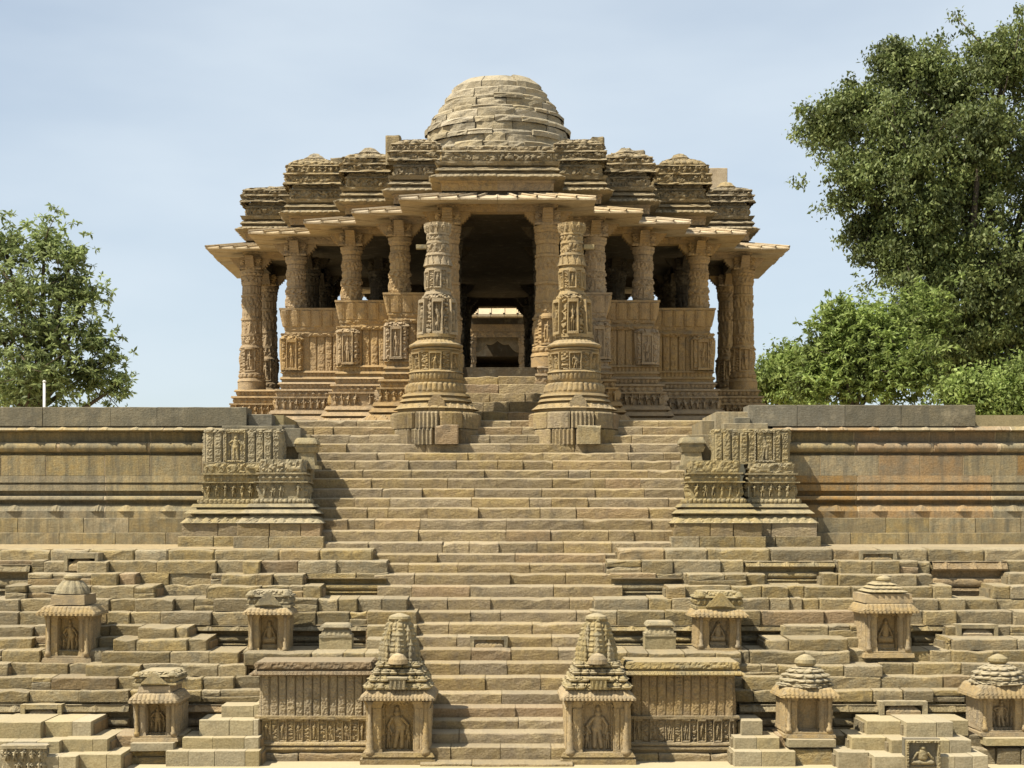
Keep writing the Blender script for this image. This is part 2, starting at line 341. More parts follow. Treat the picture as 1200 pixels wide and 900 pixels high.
def course(parent, name, mat, x0, x1, y0, y1, z0, z1, wmin, wmax, rnd, gap=.012, yj=0, split=0, **k):
    x = x0
    while x < x1 - .02:
        ww = rnd.uniform(wmin, wmax)
        if x1 - (x + ww) < wmin * .7: ww = x1 - x
        yo = rnd.gauss(0, yj) if yj else 0
        xa, xb = x + gap * rnd.uniform(.2, .8), x + ww - gap * rnd.uniform(.2, .8)
        if split and rnd.random() < split:      # two thin stones in one course
            zm = z0 + (z1 - z0) * rnd.uniform(.4, .62); k2 = dict(k); k2['tread'] = .002
            block(parent, name, mat, xa, xb, y0 + yo, y1, z0 + .002, zm - .004, rnd, **k2)
            xm = xa + (xb - xa) * rnd.uniform(.3, .7)
            for a_, b_ in ((xa, xm - .004), (xm + .004, xb)) if xb - xa > .8 else ((xa, xb),): block(parent, name, mat, a_, b_, y0 + yo + rnd.uniform(.0, .06), y1, zm + .002, z1 - .002, rnd, **k)
        else: block(parent, name, mat, xa, xb, y0 + yo, y1, z0 + .002, z1 - .002, rnd, **k)
        x += ww

# ------------------------------------------------------------------ the setting
PLAZA = 2.74; TER = -0.54; FLOOR = -4.72
def sheet(name, x0, x1, y0, y1, z, mat, th=.3):
    o = MB().box(x0, x1, y0, y1, z - th, z).build(name, mat); tag(o, kind='structure'); return o
sheet('ground', -700, 700, 43.0, 1500, PLAZA - .01, M['earth'])
tag(bpy.data.objects['ground'], 'dry earth plain around the temple', None, None, 'structure')
sheet('plaza', -22, 22, 43.2, 75, PLAZA, M['paving'], .1)
sheet('upper_terrace', -24, X(343, 42), 40.2, 43.1, PLAZA - .02, M['paving'], .3)
sheet('upper_terrace', X(829, 42), 24, 40.2, 43.1, PLAZA - .02, M['paving'], .3)
for xa, xb in ((-24, X(372, 38)), (X(795, 38), 24)):
    o = MB().box(xa, xb, 37.5, 40.0, TER - .4, TER - .004); o.v = [(x, y, z + (.11 if y > 39 and z > TER - .1 else -.02 if z > TER - .1 else 0)) for x, y, z in o.v]
    tag(o.build('terrace', M['step']), kind='structure')
sheet('tank_floor', -60, 60, -40, 32.9, FLOOR, M['paving'])

# ------------------------------------------------------------------ the great stairway
PY = [520,530.8,540,551,561,573,584,595.5,609,622,636,649.6,661,673,687,702,717,731,746,761,777,794,812.6,829,844,859,875.7,895]
def SYn(n): return 41.65 - .37 * n
SZ = {n: Z(PY[n], SYn(n)) for n in range(28)}
SZ[-1] = 2.33; SZ[-2] = 2.56; SZ[-3] = PLAZA + .01; SZ[28] = FLOOR - .1
def stair_px(n):
    if n < 0: return 340, 832
    if n == 0: return 348, 824
    if n <= 9: return 364, 803
    if n == 10: return 370, 798
    if n == 11: return 428, 738
    if n <= 13: return 438, 730
    if n == 14: return 442, 730
    if n == 15: return 462, 716
    if n == 16: return 474, 706
    if n <= 20: return 482, 694
    return 492, 672
st = thing('stairway', (0, 37, FLOOR), 'broad central flight of worn sandstone steps rising to the temple', 'stairway')
rs = random.Random(5)
for n in range(-3, 28):
    Yn = SYn(n); a, b = stair_px(n); jog = rs.uniform(-.03, .03)
    course(st, 'step_stone', M['step'], X(a, Yn), X(b, Yn), Yn + jog, Yn + .62, SZ[n + 1] - .015, SZ[n], .5, 2.2, rs, gap=.009, yj=.018, rough=.011, cham=.026, warp=.005, tread=.05, side=.6, dips=.04)

mb = MB()
for n in range(-3, 28):
    Yn = SYn(n); a, b = stair_px(n); mb.box(X(a, Yn) + .01, X(b, Yn) - .01, Yn + .13, Yn + 1.2, SZ[n + 1] - .1, SZ[n] - .06)
mb.build('step_core', M['step'], st)
# little carved lintel stone re-used as a step
def cushion(name, label, pxc, wpx, py0, py1, Y, seed=0, style=0, dep=.5):
    """small moulded stone: slab with a ribbed cushion on it"""
    t = thing(name, (X(pxc, Y), Y, Z(py1, Y)), label, 'carved stone', 'small moulded stones in the terraces')
    hw = wpx / 2 * Y / F; x = X(pxc, Y); z0, z1 = Z(py1, Y), Z(py0, Y); h = z1 - z0
    if style == 0:      # frame with a ribbed pad
        mb = MB(); mb.box(x - hw, x - hw * .8, Y, Y + dep, z0, z1); mb.box(x + hw * .8, x + hw, Y, Y + dep, z0, z1)
        mb.box(x - hw * .8, x + hw * .8, Y, Y + dep, z1 - h * .3, z1); mb.jitter(.006).build('frame', M['lichen'], t)
        mb = MB(); pier(mb, x - hw * .66, x + hw * .66, Y + .04, Y + dep, [(h * .25, .03, .03, 'p', .01, .2, 2), (h * .4, .03, -.1, 't', .02, .09, 4)], z0, .02, seed); mb.build('pad', M['carved'], t)
    else:               # stacked block, moulding and cap
        mb = MB(); pier(mb, x - hw, x + hw, Y, Y + dep, [(h * .52, 0, 0, 'p', .02, .2, 4)], z0, .05, seed); mb.build('foot', M['clean'], t)
        mb = MB(); pier(mb, x - hw * .8, x + hw * .8, Y + .05, Y + dep, [(h * .1, .07, .07, 'p', .01, .2, 2), (h * .14, .03, 0, 'w', .02, .1, 3), (h * .08, -.02, -.02, 'p', .01, .2, 2), (h * .16, .05, -.02, 'r', .03, .2, 5)], z0 + h * .52, .02, seed)
        mb.build('cap', M['lichen'], t)
    return t

# ------------------------------------------------------------------ the terraced tank walls left and right of the stairs
WPY = [643,657,672,686,701,716,733,747,761,777,792,808,824,841,861,878,896]
def YW(m): return 37.3 - .36 * m
WZ = [Z(WPY[m], YW(m)) for m in range(16)] + [FLOOR - .05]
def terraced_wall(label, px_lo, px_hi, feats, edges, seed, skip):
    rnd = random.Random(seed)
    t = thing('terraced_wall', (X((px_lo + px_hi) / 2, 35), 35, FLOOR), label, 'stone wall', 'terraced walls of the stepped tank')
    core = MB()
    for m in range(16):
        Yb = YW(m); lo, hi = edges(m, px_lo, px_hi)
        fs = [f for f in feats if f[2] <= m <= f[3]]
        br = sorted({lo, hi} | {p for f in fs for p in f[:2] if lo < p < hi} | {p for s in skip if s[2] <= m <= s[3] for p in s[:2] if lo < p < hi})
        for a, b in zip(br[:-1], br[1:]):
            c = (a + b) / 2
            if any(s[0] < c < s[1] and s[2] <= m <= s[3] for s in skip): continue
            y, mat = Yb, 'terrace'
            for f in fs:
                if f[0] < c < f[1]:
                    y = f[5] if f[4] == 'flat' else Yb - f[5]
                    if len(f) > 6: mat = f[6]
            kw = dict(rough=.011, cham=.05 if m == 0 else .028, warp=.011, tread=.03, dips=.09) if mat == 'terrace' else dict(rough=.004, cham=.012, warp=.003, dips=False)
            x0, x1 = X(a, Yb), X(b, Yb)
            course(t, 'stone_block', M[mat], x0, x1, y, max(Yb + .75, y + .7), WZ[m + 1] - .012, WZ[m] + (rnd.uniform(-.02, .015)), .38, 1.5 if mat == 'terrace' else .8, rnd, gap=.010 if mat == 'terrace' else .006, yj=.06 if mat == 'terrace' and m else 0, split=.11 if mat == 'terrace' and m else 0, **kw)
            core.box(x0 - .03, x1 + .03, y + .2, max(Yb + .8, y + .8), WZ[m + 1] - .1, WZ[m] - .07)
    for m in range(16):
        lo, hi = edges(m, px_lo, px_hi); core.box(X(lo, YW(m)), X(hi, YW(m)), YW(m) + 1.1, YW(m) + 2.6, WZ[m + 1] - .3, WZ[m] - .09 - .001 * m)
    core.build('wall_core', M['terrace'], t)
    return t
def ledge(parent, px0, px1, py0, py1, Y, seed=0, top=True):
    """run of moulded wall: gabled cornice, shaded recess, round roll, fillet; in two or three stones"""
    z0, z1 = Z(py1, Y), Z(py0, Y); h = z1 - z0; x0, x1 = X(px0, Y), X(px1, Y); n = max(1, int((x1 - x0) / 1.5))
    bands = [(h * .2, .02, .02, 'p', .01, .3, 2), (h * .08, .06, .03, 'p', .01, .3, 1), (h * .27, -.02, -.02, 'r', .09, .4, 7), (h * .2, -.1, -.06, 'p', .01, .3, 2), (h * .05, .06, .1, 'p', .01, .3, 1)]
    if top: bands.append((h * .2, .1, .0, 'g', .07, .62, 6))
    for i in range(n):
        a, b = x0 + (x1 - x0) * i / n + .006, x0 + (x1 - x0) * (i + 1) / n - .006
        mb = MB(); face(mb, (a, Y), (b, Y), (0, -1), bands, z0, 0, 0, .03, seed + i)
        zt = z0 + sum(bb[0] for bb in bands)
        mb.add([(a, Y - .04, zt), (b, Y - .04, zt), (b, Y + .5, zt), (a, Y + .5, zt)], [(0,1,2,3)])
        mb.build('moulding', M['terrace'], parent)
def edgesL(m, lo, hi): return lo, [437,454,454,454,478,489,489,489,489,492,492,492,492,492,492,492][m]
def edgesR(m, lo, hi): return [724,711,716,716,696,692,690,690,690,690,660,660,660,660,660,660][m], hi
FL = [(-140,36,1,3,'flat',YW(1)+.25), (160,246,2,3,'flat',YW(1)-.02), (357,456,2,3,'flat',YW(1)-.06), (52,128,1,1,'+',.10), (36,160,2,2,'+',.26), (11,184,3,3,'+',.26), (-10,205,4,4,'+',.14),
      (286,306,1,1,'+',.2), (262,357,2,2,'+',.3), (244,378,3,3,'+',.28), (228,478,4,4,'+',.14),
      (226,492,6,7,'flat',YW(5)+.10), (-140,40,6,7,'+',.14), (168,226,6,6,'+',.55), (140,248,7,7,'+',.50), (124,284,8,8,'+',.42), (105,292,9,9,'+',.34), (40,276,10,10,'+',.22), (-140,12,9,9,'+',.3), (-140,50,8,8,'+',.2), (292,492,8,8,'+',.75), (430,492,5,7,'+',.12),
      (-140,300,12,13,'flat',YW(11)+.10), (-30,116,13,13,'+',.62,'clean'), (-30,8,13,15,'+',.3,'clean'), (8,136,14,14,'+',.70,'clean'), (8,152,15,15,'+',.72,'clean'), (8,62,13,13,'+',.85,'clean'), (8,84,14,14,'+',.9,'clean'), (52,104,15,15,'+',.95,'clean'),
      (262,306,12,12,'+',.28,'clean'), (237,306,13,13,'+',.36,'clean'), (217,306,14,14,'+',.30,'clean'), (197,306,15,15,'+',.24,'clean'), (-140,-30,13,15,'+',.2,'clean')]
FR = [(873,980,1,2,'flat',YW(1)+.22), (1090,1180,1,3,'flat',YW(1)+.22), (714,802,2,3,'flat',YW(1)-.06), (982,1074,1,1,'+',.16), (805,896,2,2,'+',.3), (962,1090,2,2,'+',.28), (780,921,3,3,'+',.28), (942,1112,3,3,'+',.26), (760,940,4,4,'+',.14), (960,1130,4,4,'+',.12),
      (1180,1340,2,2,'+',.26), (1160,1340,3,3,'+',.24),
      (688,920,6,7,'flat',YW(5)+.10), (1068,1110,6,7,'flat',YW(5)+.10), (970,1016,6,6,'+',.16), (894,988,7,7,'+',.50), (1105,1340,7,7,'+',.34), (876,992,8,8,'+',.44), (1088,1340,8,8,'+',.3), (690,866,8,8,'+',.75), (863,876,8,8,'+',.4), (863,1030,9,9,'+',.34), (1070,1340,9,9,'+',.16), (870,960,10,10,'+',.26),
      (858,1340,12,13,'flat',YW(11)+.10), (866,891,13,13,'+',.30,'clean'), (858,911,14,14,'+',.28,'clean'), (858,930,15,15,'+',.24,'clean'),
      (1010,1128,13,13,'+',.42,'clean'), (992,1128,14,14,'+',.46,'clean'), (976,1124,15,15,'+',.46,'clean'), (1050,1104,13,13,'+',.80,'clean'), (1032,1124,14,14,'+',.85,'clean'), (1012,1142,15,15,'+',.9,'clean')]
wl = terraced_wall('weathered stepped block wall of the tank left of the stairway', -140, 460, FL, edgesL, 21, [(306, 430, 9, 15), (415, 500, 9, 15)])
wr = terraced_wall('weathered stepped block wall of the tank right of the stairway', 700, 1340, FR, edgesR, 33, [(736, 858, 9, 15), (655, 745, 10, 15)])
for wall, lst in ((wl, [(-130,36,662,700,YW(1)+.02,1), (358,453,672,700,YW(1)-.22,0), (228,488,733,761,YW(5)-.02,1), (-130,152,826,862,YW(11)-.02,1), (212,262,826,862,YW(11)-.02,1)]),
                  (wr, [(873,978,658,686,YW(1)+.02,1), (1092,1180,658,701,YW(1)+.02,1), (716,800,672,700,YW(1)-.22,0), (690,812,733,761,YW(5)-.02,1), (868,916,733,761,YW(5)-.02,1), (1069,1108,733,761,YW(5)-.02,1), (866,920,826,862,YW(11)-.02,1), (975,1150,826,862,YW(11)-.02,1), (1195,1330,826,862,YW(11)-.02,1)])):
    for i, (a, b, p, q, y, tp) in enumerate(lst): ledge(wall, a, b, p, q, y, i * 5, bool(tp))

cushion('moulded_stone', 'small ribbed framed stone set high in the wall at far left', 95, 40, 648, 669, YW(1) - .12, 1)
cushion('moulded_stone', 'framed drum stone low at far left above the pale steps', 48, 48, 826, 843, YW(12) + .12, 2)
cushion('moulded_stone', 'ribbed framed stone just below the walkway at right', 1029, 44, 645, 658, YW(0) - .06, 3)
cushion('moulded_stone', 'framed carved stone beside the tiered shrine at right', 942, 48, 734, 750, YW(6) - .1, 4)
cushion('moulded_stone', 'framed drum stone at the far right edge', 1146, 48, 732, 747, YW(6) - .1, 5)
cushion('moulded_stone', 'framed drum stone between the two round-roofed shrines at lower right', 1059, 56, 822, 838, YW(12) + .1, 6)
cushion('moulded_stone', 'narrow carved frame set into one step of the stairway', 573, 44, 745.5, 760, SYn(18) - .08, 7, dep=.3)
cushion('stub_pillar', 'short square stub with moulded cap left of the stairway', 393, 38, 731, 765, YW(8) + .02, 8, 1)
cushion('stub_pillar', 'short square stub with moulded cap right of the stairway', 774, 36, 728, 765, YW(8) + .02, 9, 1)

# ------------------------------------------------------------------ the retaining walls of the upper terrace
def retaining(label, x0, x1, seed, cope, tone):
    rnd = random.Random(seed)
    t = thing('retaining_wall', ((x0 + x1) / 2, 39.5, TER), label, 'stone wall', 'moulded retaining walls of the upper terrace')
    kw = dict(rough=.006, cham=.01, warp=.004, dips=False)
    course(t, 'wall_block', M['retain'], x0, x1, 39.26, 40.2, TER - .02, -.19, .9, 1.9, rnd, gap=.01, **kw)
    course(t, 'wall_block', M['retain'], x0, x1, 39.33, 40.2, -.19, .17, .9, 1.9, rnd, gap=.01, **kw)
    lower = [(.16, .13, .13, 'p', .004, .4, 2), (.16, .13, .02, 'g', .08, 1.02, 8), (.11, -.14, -.14, 'p', .004, .4, 1), (.10, .10, .05, 'r', .02, .4, 4), (.13, -.15, -.12, 'p', .004, .4, 1),
             (.15, .05, .03, 'p', .004, .4, 2), (.05, -.04, -.04, 'p', .004, .4, 1), (.17, .05, .03, 'p', .004, .4, 3)]
    mid = [(.49, .03, .03, 'p', .004, .4, 3)]
    roll = [(.07, -.16, -.16, 'p', .004, .4, 1), (.25, -.05, -.05, 'r', .14, .5, 10), (.26, -.26, -.22, 'p', .004, .4, 3)]
    top = [(.03, .06, .14, 'p', .004, .4, 1), (.10, .14, .0, 'g', .08, .74, 7)]
    z = .17
    for bands, nm, L in ((lower, 'base_moulding', 2.6), (mid, 'dado_slab', 1.15), (roll, 'roll_moulding', 1.9), (top, 'cornice', 1.5)):
        hh = sum(b[0] for b in bands); x = x0
        while x < x1 - .05:
            xe = min(x1, x + L * rnd.uniform(.75, 1.3))
            if x1 - xe < .5: xe = x1
            mb = MB(); j = rnd.uniform(-.006, .006); face(mb, (x + .014, 39.5 + j), (xe - .014, 39.5 + j), (0, -1), bands, z, 0, 0, .035, rnd.randint(0, 999), .004)
            zt = z + hh; mb.add([(x + .004, 39.5 - bands[-1][2], zt - .001), (xe - .004, 39.5 - bands[-1][2], zt - .001), (xe - .004, 40.2, zt - .001), (x + .004, 40.2, zt - .001)], [(0,1,2,3)])
            mb.build(nm, M[rnd.choice(tone)], t); x = xe
        mb = MB(); face(mb, (x0, 39.512), (x1, 39.512), (0, -1), [(b[0], b[1], b[2], b[3] if b[3] == 'r' else '-') + b[4:] for b in bands], z, 0, 0, 5.0, 0, 0); mb.build('mortar', M['eave'], t)
        z += hh
    MB().box(x0, x1, 39.85, 40.25, TER, z - .02).build('wall_core', M['retain'], t)
    c0, c1 = cope
    course(t, 'coping_block', M['grey'], c0, c1, 39.42, 40.3, z, Z(474.5 if seed == 2 else 477, 39.45), 1.1, 2.2, rnd, gap=.008, **kw)
    return t
retaining('long moulded retaining wall left of the stairway under the small tree', -16.5, X(262, 39.5), 1, (-16.5, X(289, 39.45)), ['retain'])
retaining('long moulded orange-stained retaining wall right of the stairway', X(905, 39.5), 17.0, 2, (X(877, 39.45), X(1143, 39.45)), ['retain', 'retain_warm', 'retain_warm'])
# stepped cheek stones where the stairs pass the walls
def cheek(label, boxes, mats):
    t = thing('stair_cheek', (boxes[0][0], 39.8, PLAZA - .5), label, 'stone blocks', 'stepped cheek stones at the head of the stairs')
    rr = random.Random(3)
    for (x0, x1, y0, y1, z0, z1), mt in zip(boxes, mats): block(t, 'cheek_stone', M[mt], x0, x1, y0, y1, z0, z1, rr, rough=.006, cham=.012, warp=.005, dips=False)
    return t
cheek('grey stepped cheek stones at the left head of the stairway', [(X(290,39.5), X(318,39.5), 39.6, 41.9, 2.1, Z(485.5,39.6)), (X(260,39.3), X(331,39.3), 39.3, 40.4, 2.2, Z(499,39.3)), (X(318,39.5), X(345,39.6), 39.7, 41.6, 2.0, Z(497.5,39.6)), (X(331,39.3),X(352,39.3), 39.38, 40.6, 1.9, Z(502,39.4)), (X(325,39.3),X(362,39.3), 39.6, 40.5, 1.0, Z(509,39.4))], ['grey', 'grey', 'grey', 'grey', 'retain'])
cheek('pale stepped cheek stones at the right head of the stairway', [(X(839,39.6), X(877,39.6), 39.6, 42.2, 2.1, Z(482.5,39.6)), (X(822,40),X(846,40), 39.9, 42.0, 1.8, Z(493,40)), (X(848,39.2), X(900,39.2), 39.2, 40.4, 2.2, Z(496,39.2)), (X(862,39.2), X(880,39.2), 39.3, 40.2, 2.36, Z(489,39.3)), (X(808,39.5),X(838,39.5), 39.6, 40.6, .9, Z(509,39.5))], ['retain', 'retain', 'retain', 'grey', 'retain'])

# ------------------------------------------------------------------ carved pedestals beside the stairs
LOW = [(.16, .36, .25, 's', .05, .22, 6), (.07, .17, .17, 'p', .01, .3, 1), (.09, .32, .24, 'p', .02, .3, 3), (.06, .13, .13, 'p', .01, .3, 1), (.08, .23, .18, 'p', .02, .3, 2),
       (.12, .10, .10, 'b', .05, .11, 5), (.05, .03, .03, 'p', .01, .3, 1), (.33, .02, .02, 'f', .11, .20, 14), (.03, .10, .10, 'p', .01, .3, 1), (.17, .02, .02, 'd', .06, .16, 6), (.04, .07, .07, 'p', .01, .3, 1)]
def pedestal(label, sgn, seed, right):
    def m(a, b): return (a, b) if sgn < 0 else (-b, -a)
    t = thing('carved_pedestal', (sgn * 5.8, 38.6, TER), label, 'pedestal', 'carved pedestals flanking the stairway')
    rr = random.Random(seed)
    masses = [(m(-7.02, -5.35), 38.95, .0, 1), (m(-5.62, -4.62), 38.45, .30, 2)] if not right else [(m(-7.1, -6.05), 38.9, .0, 1), (m(-5.72, -4.62), 38.45, .18, 2)]
    for (x0, x1), yf, extra, sd in masses:
        for k, (o, za, zb) in enumerate(((.56, TER, TER + .27), (.48, TER + .27, TER + .58))):
            course(t, 'base_block', M['step' if k else 'terrace'], x0 - o, x1 + o, yf - o, 39.5, za, zb, .45, 1.1, rr, gap=.012, rough=.008, cham=.016, warp=.006, dips=False)
        mb = MB(); b = [(q[0], q[1] * 1.35, q[2] * 1.35) + q[3:] for q in LOW]
        b.append((.24 + extra * .25, .0, .0, 'c', .05, .3, 8))
        pier(mb, x0, x1, yf, 39.6, b, TER + .58, .026, seed + sd * 17); mb.build('moulded_base', M['lichen'], t)
    x0, x1 = m(-7.02, -5.22); zt = TER + .58 + sum(b[0] for b in LOW) + .24
    mb = MB(); pier(mb, x0, x1, 39.02, 39.7, [(.05, .06, .06, 'p', .01, .3, 1), (.70, 0, 0, 'l', .07, .2, 30), (.1, .02, .0, 'c', .05, .3, 5)], zt - .02, .022, seed + 70); mb.build('pilaster_block', M['lichen'], t)
    px = -6.3 if sgn < 0 else 6.42
    mb = MB(); nich(mb, px, 38.93, zt + .03, .5, .78, seed); mb.build('niche_relief', M['lichen'], t)
    return t
def nich(mb, xc, y, z0, wd, ht, seed, kind='stand', depth=.1, nx=44, nz=64):
    """framed relief panel with a figure"""
    u = np.linspace(-.5, .5, nx); v = np.linspace(0, 1, nz); U, V = np.meshgrid(u, v)
    rr = random.Random(seed)
    fv = (V - .06) / .8
    if kind == 'stand': h = figure(U * .8, fv, rr.uniform(-.07, .07), rr.uniform(-.05, .12))
    elif kind == 'seat': h = seated(U * .95, fv)
    else: h = U * 0
    for sx in (-1, 1) if kind != 'none' else (): h = np.maximum(h, .6 * figure((U - sx * .31) * 2.1, (V - .06) / .42) * (V < .5))
    h = h * (V > .05) * (V < .9)
    fr = ((np.abs(U) > .41) | (V > .9) | (V < .05)) * 1.0
    fr = fr * (.85 + .25 * (vnoise(U * 30, V * 40, seed) - .5))
    D = depth * (np.maximum(h * .85, fr * 1.1)) + .01 * vnoise(U * 20, V * 26, seed + 3)
    D[:, 0] = D[:, -1] = 0; D[-1] = 0
    P = np.stack([xc + U * wd, y + depth - D, z0 + V * ht], -1)
    mb.grid(P)
pedestal('carved pedestal with figure niche left of the stairway on the upper terrace', -1, 5, False)
pedestal('carved pedestal with figure niche right of the stairway on the upper terrace', 1, 55, True)
def moulded_stub(label, pxa, pxb, py0, py1, Y, seed):
    z0, z1 = Z(py1, Y), Z(py0, Y); h = z1 - z0
    t = thing('moulded_fragment', (X((pxa+pxb)/2, Y), Y, z0), label, 'carved stone', 'moulded fragments beside the pedestals')
    mb = MB(); pier(mb, X(pxa, Y), X(pxb, Y), Y, Y + .6, [(h*.12, .1, .1, 'p', .01, .3, 1), (h*.42, .0, -.04, 'p', .02, .3, 3), (h*.16, .0, .05, 'p', .01, .3, 2), (h*.1, .02, .02, 'p', .01, .3, 1), (h*.2, .07, .0, 'r', .02, .3, 4)], z0, .03, seed)
    mb.build('shaft', M['lichen'], t)
moulded_stub('dark moulded fragment between left pedestal and the stairs', 348, 369, 513, 550, 39.3, 4)
moulded_stub('pale moulded fragment between right pedestal and the stairs', 800, 824, 512, 550, 39.3, 6)

# ------------------------------------------------------------------ the pillared temple hall
YC = 55.3; HF = 4.4
hall = thing('temple_hall', (0, YC, PLAZA), 'carved pillared sandstone temple hall with stepped eaves and stone dome', 'temple')
CP = [(1.4, 45.5), (2.85, 47.35), (4.4, 48.94), (6.3, 50.7), (8.1, 53.45)]      # outer columns of one quarter
def quarter(sx, front=True):
    """stepped column line of a quarter as edges (A, B, normal, endA, endB, bay)"""
    E = []
    sy = lambda y: y if front else 2 * YC - y
    nf = (0, -1) if front else (0, 1)
    for i, (x, y) in enumerate(CP):
        xi = 0 if i == 0 else CP[i - 1][0]
        E.append(((sx * xi, sy(y)), (sx * x, sy(y)), nf, 0 if i == 0 else -1, 1, i))
        yn = CP[i + 1][1] if i < 4 else YC
        E.append(((sx * x, sy(y)), (sx * x, sy(yn)), (sx, 0), 1, -1 if i < 4 else 0, i))
    return E
# floor, ceiling and roof mass
def stepped_fill(mb, z0, z1, o):
    for i, (x, y) in enumerate(CP):
        e = .003 * i
        mb.box(-x - o + e, x + o - e, y - o + e, 2 * YC - y + o - e, z0 + e, z1 - e)
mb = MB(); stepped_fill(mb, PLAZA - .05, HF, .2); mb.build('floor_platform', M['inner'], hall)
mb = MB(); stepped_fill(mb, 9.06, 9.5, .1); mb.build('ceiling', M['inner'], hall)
mb = MB(); stepped_fill(mb, 9.5, 10.62, -.15); mb.build('roof_core', M['roof'], hall)

PL = [(.22, 1.08, 1.05, 'p', .02, .6, 2), (.2, 1.02, .84, 's', .06, .34, 6), (.07, .66, .66, 'p', .01, .3, 1), (.12, .86, .76, 'p', .03, .3, 3), (.07, .64, .64, 'p', .01, .3, 1), (.11, .76, .70, 'p', .03, .3, 3),
      (.05, .60, .60, 'p', .01, .3, 1), (.33, .56, .56, 'f', .15, .21, 14), (.05, .64, .64, 'p', .01, .3, 1), (.18, .52, .52, 'd', .06, .2, 6), (.06, .60, .58, 'p', .02, .3, 1), (.16, .40, .46, 'b', .04, .13, 5), (.06, .52, .46, 'p', .02, .3, 2)]
hp = sum(b[0] for b in PL)
DADO = [(.1, .40, .40, 'p', .02, .3, 1), (.07, .46, .42, 'p', .02, .3, 2), (.13, .36, .36, 'w', .03, .12, 3), (.06, .44, .40, 'p', .02, .3, 1), (1.06, .30, .30, 'l', .06, .24, 44), (.1, .38, .42, 'c', .04, .25, 4), (.08, .32, .30, 'p', .01, .3, 1),
        (.12, .30, .33, 'c', .03, .3, 3), (.52, .33, .44, 'k', .05, .34, 16), (.06, .47, .47, 'p', .01, .3, 1)]
PTOP = PLAZA + hp + sum(b[0] for b in DADO)
for sx in (-1, 1):
    for front in (True, False):
        for (A, B, n, ea, eb, bay) in quarter(sx, front):
            if not front and n[0] == 0 and bay == 0: continue
            du = .035 if front else .12
            sd = 100 + bay * 7 + (sx > 0) * 50
            if bay == 0 and n[1] != 0:      # the entrance stairs lie in front: plinth only beside them
                continue
            full = PL if not (bay == 0 or bay == 4) else PL
            mb = MB(); face(mb, A, B, n, full, PLAZA, ea, eb, du, sd); mb.build('plinth', M['hall'], hall)
            if bay in (1, 2, 3) and not (n[0] and bay == 3 and False):
                mb = MB(); zt, ot = face(mb, A, B, n, DADO, PLAZA + hp, ea, eb, du * .8, sd + 3)
                a, b = np.array(A), np.array(B); nn = np.array(n); tt = (b - a) / np.linalg.norm(b - a)
                q = [a - tt * ea * ot + nn * ot, b + tt * eb * ot + nn * ot, b - tt * eb * .3 - nn * .3, a + tt * ea * .3 - nn * .3]
                mb.add([(p[0], p[1], zt) for p in q], [(0, 1, 2, 3)])
                q2 = [a + tt * ea * .3 - nn * .3, b - tt * eb * .3 - nn * .3]
                mb.add([(p[0], p[1], z) for z in (HF, zt) for p in q2], [(0, 1, 3, 2)])
                mb.build('parapet', M['hall'], hall)
            if front and n[1] < 0 and bay in (1, 2, 3):   # figure niche at the outer corner of each bay
                x, y = CP[bay]
                mb = MB(); pier(mb, sx * x - .3 + sx * .08, sx * x + .3 + sx * .08, y - .46, y + .3, [(.95, 0, 0, 'n', .09, .6, 46), (.13, .04, -.06, 'c', .06, .2, 6)], PLAZA + hp + .37, .02, 40 + bay + sx * 7); mb.build('niche_figure', M['hall'], hall)
# porch side plinths and the entrance steps
for sx in (-1, 1):
    mb = MB(); pier(mb, sx * 1.75 - .35, sx * 1.75 + .35, 45.35, 47.2, [(b[0], b[1] * .6, b[2] * .6) + b[3:] for b in PL] , PLAZA, .035, 300 + sx); mb.build('porch_pedestal', M['hall'], hall)
rp = random.Random(9)
for k, (zz, yy) in enumerate(((3.06, 43.75), (3.36, 44.12), (3.63, 44.5), (3.90, 44.86), (4.15, 45.2), (4.41, 45.55))):
    course(hall, 'porch_step', M['step'], -1.42, 1.42, yy, yy + .75, zz - .30, zz, .6, 1.5, rp, gap=.01, rough=.012, cham=.025, warp=.01)
# columns
def shaft_bands(z0, z1, r):
    h = z1 - z0
    return [(h*.03, r*1.12, r*1.12, 'p', .01, 8, 1), (h*.22, r, r, 'c', .06, 10, 14), (h*.03, r*1.1, r*1.06, 'p', .01, 8, 1), (h*.12, r*.97, r*.97, 'c', .055, 12, 8), (h*.03, r*1.08, r*1.05, 'p', .01, 8, 1),
            (h*.14, r*.96, r*.96, 'd', .03, 14, 8), (h*.16, r*.95, r*.95, 'c', .055, 12, 8), (h*.03, r*1.06, r*1.0, 'p', .01, 8, 1), (h*.1, r*.92, r*.92, 't', .03, 16, 4), (h*.03, r*1.0, r*1.05, 'p', .01, 8, 2), (h*.06, r*1.05, r*1.12, 'b', .03, 14, 4), (h*.05, r*1.15, r*1.2, 'p', .01, 8, 1)]
def mesh_of(mb, name, mat, smooth=False):
    me = bpy.data.meshes.new(name); me.from_pydata([tuple(v) for v in mb.v], [], mb.f); me.materials.append(mat); return me
mb = MB(); lathe_bands(mb, 0, 0, shaft_bands(PTOP - .02, 8.36, .275), PTOP - .02, 40, 4, sq=.05); me_dwarf = mesh_of(mb, 'dwarf_shaft', M['hall'])
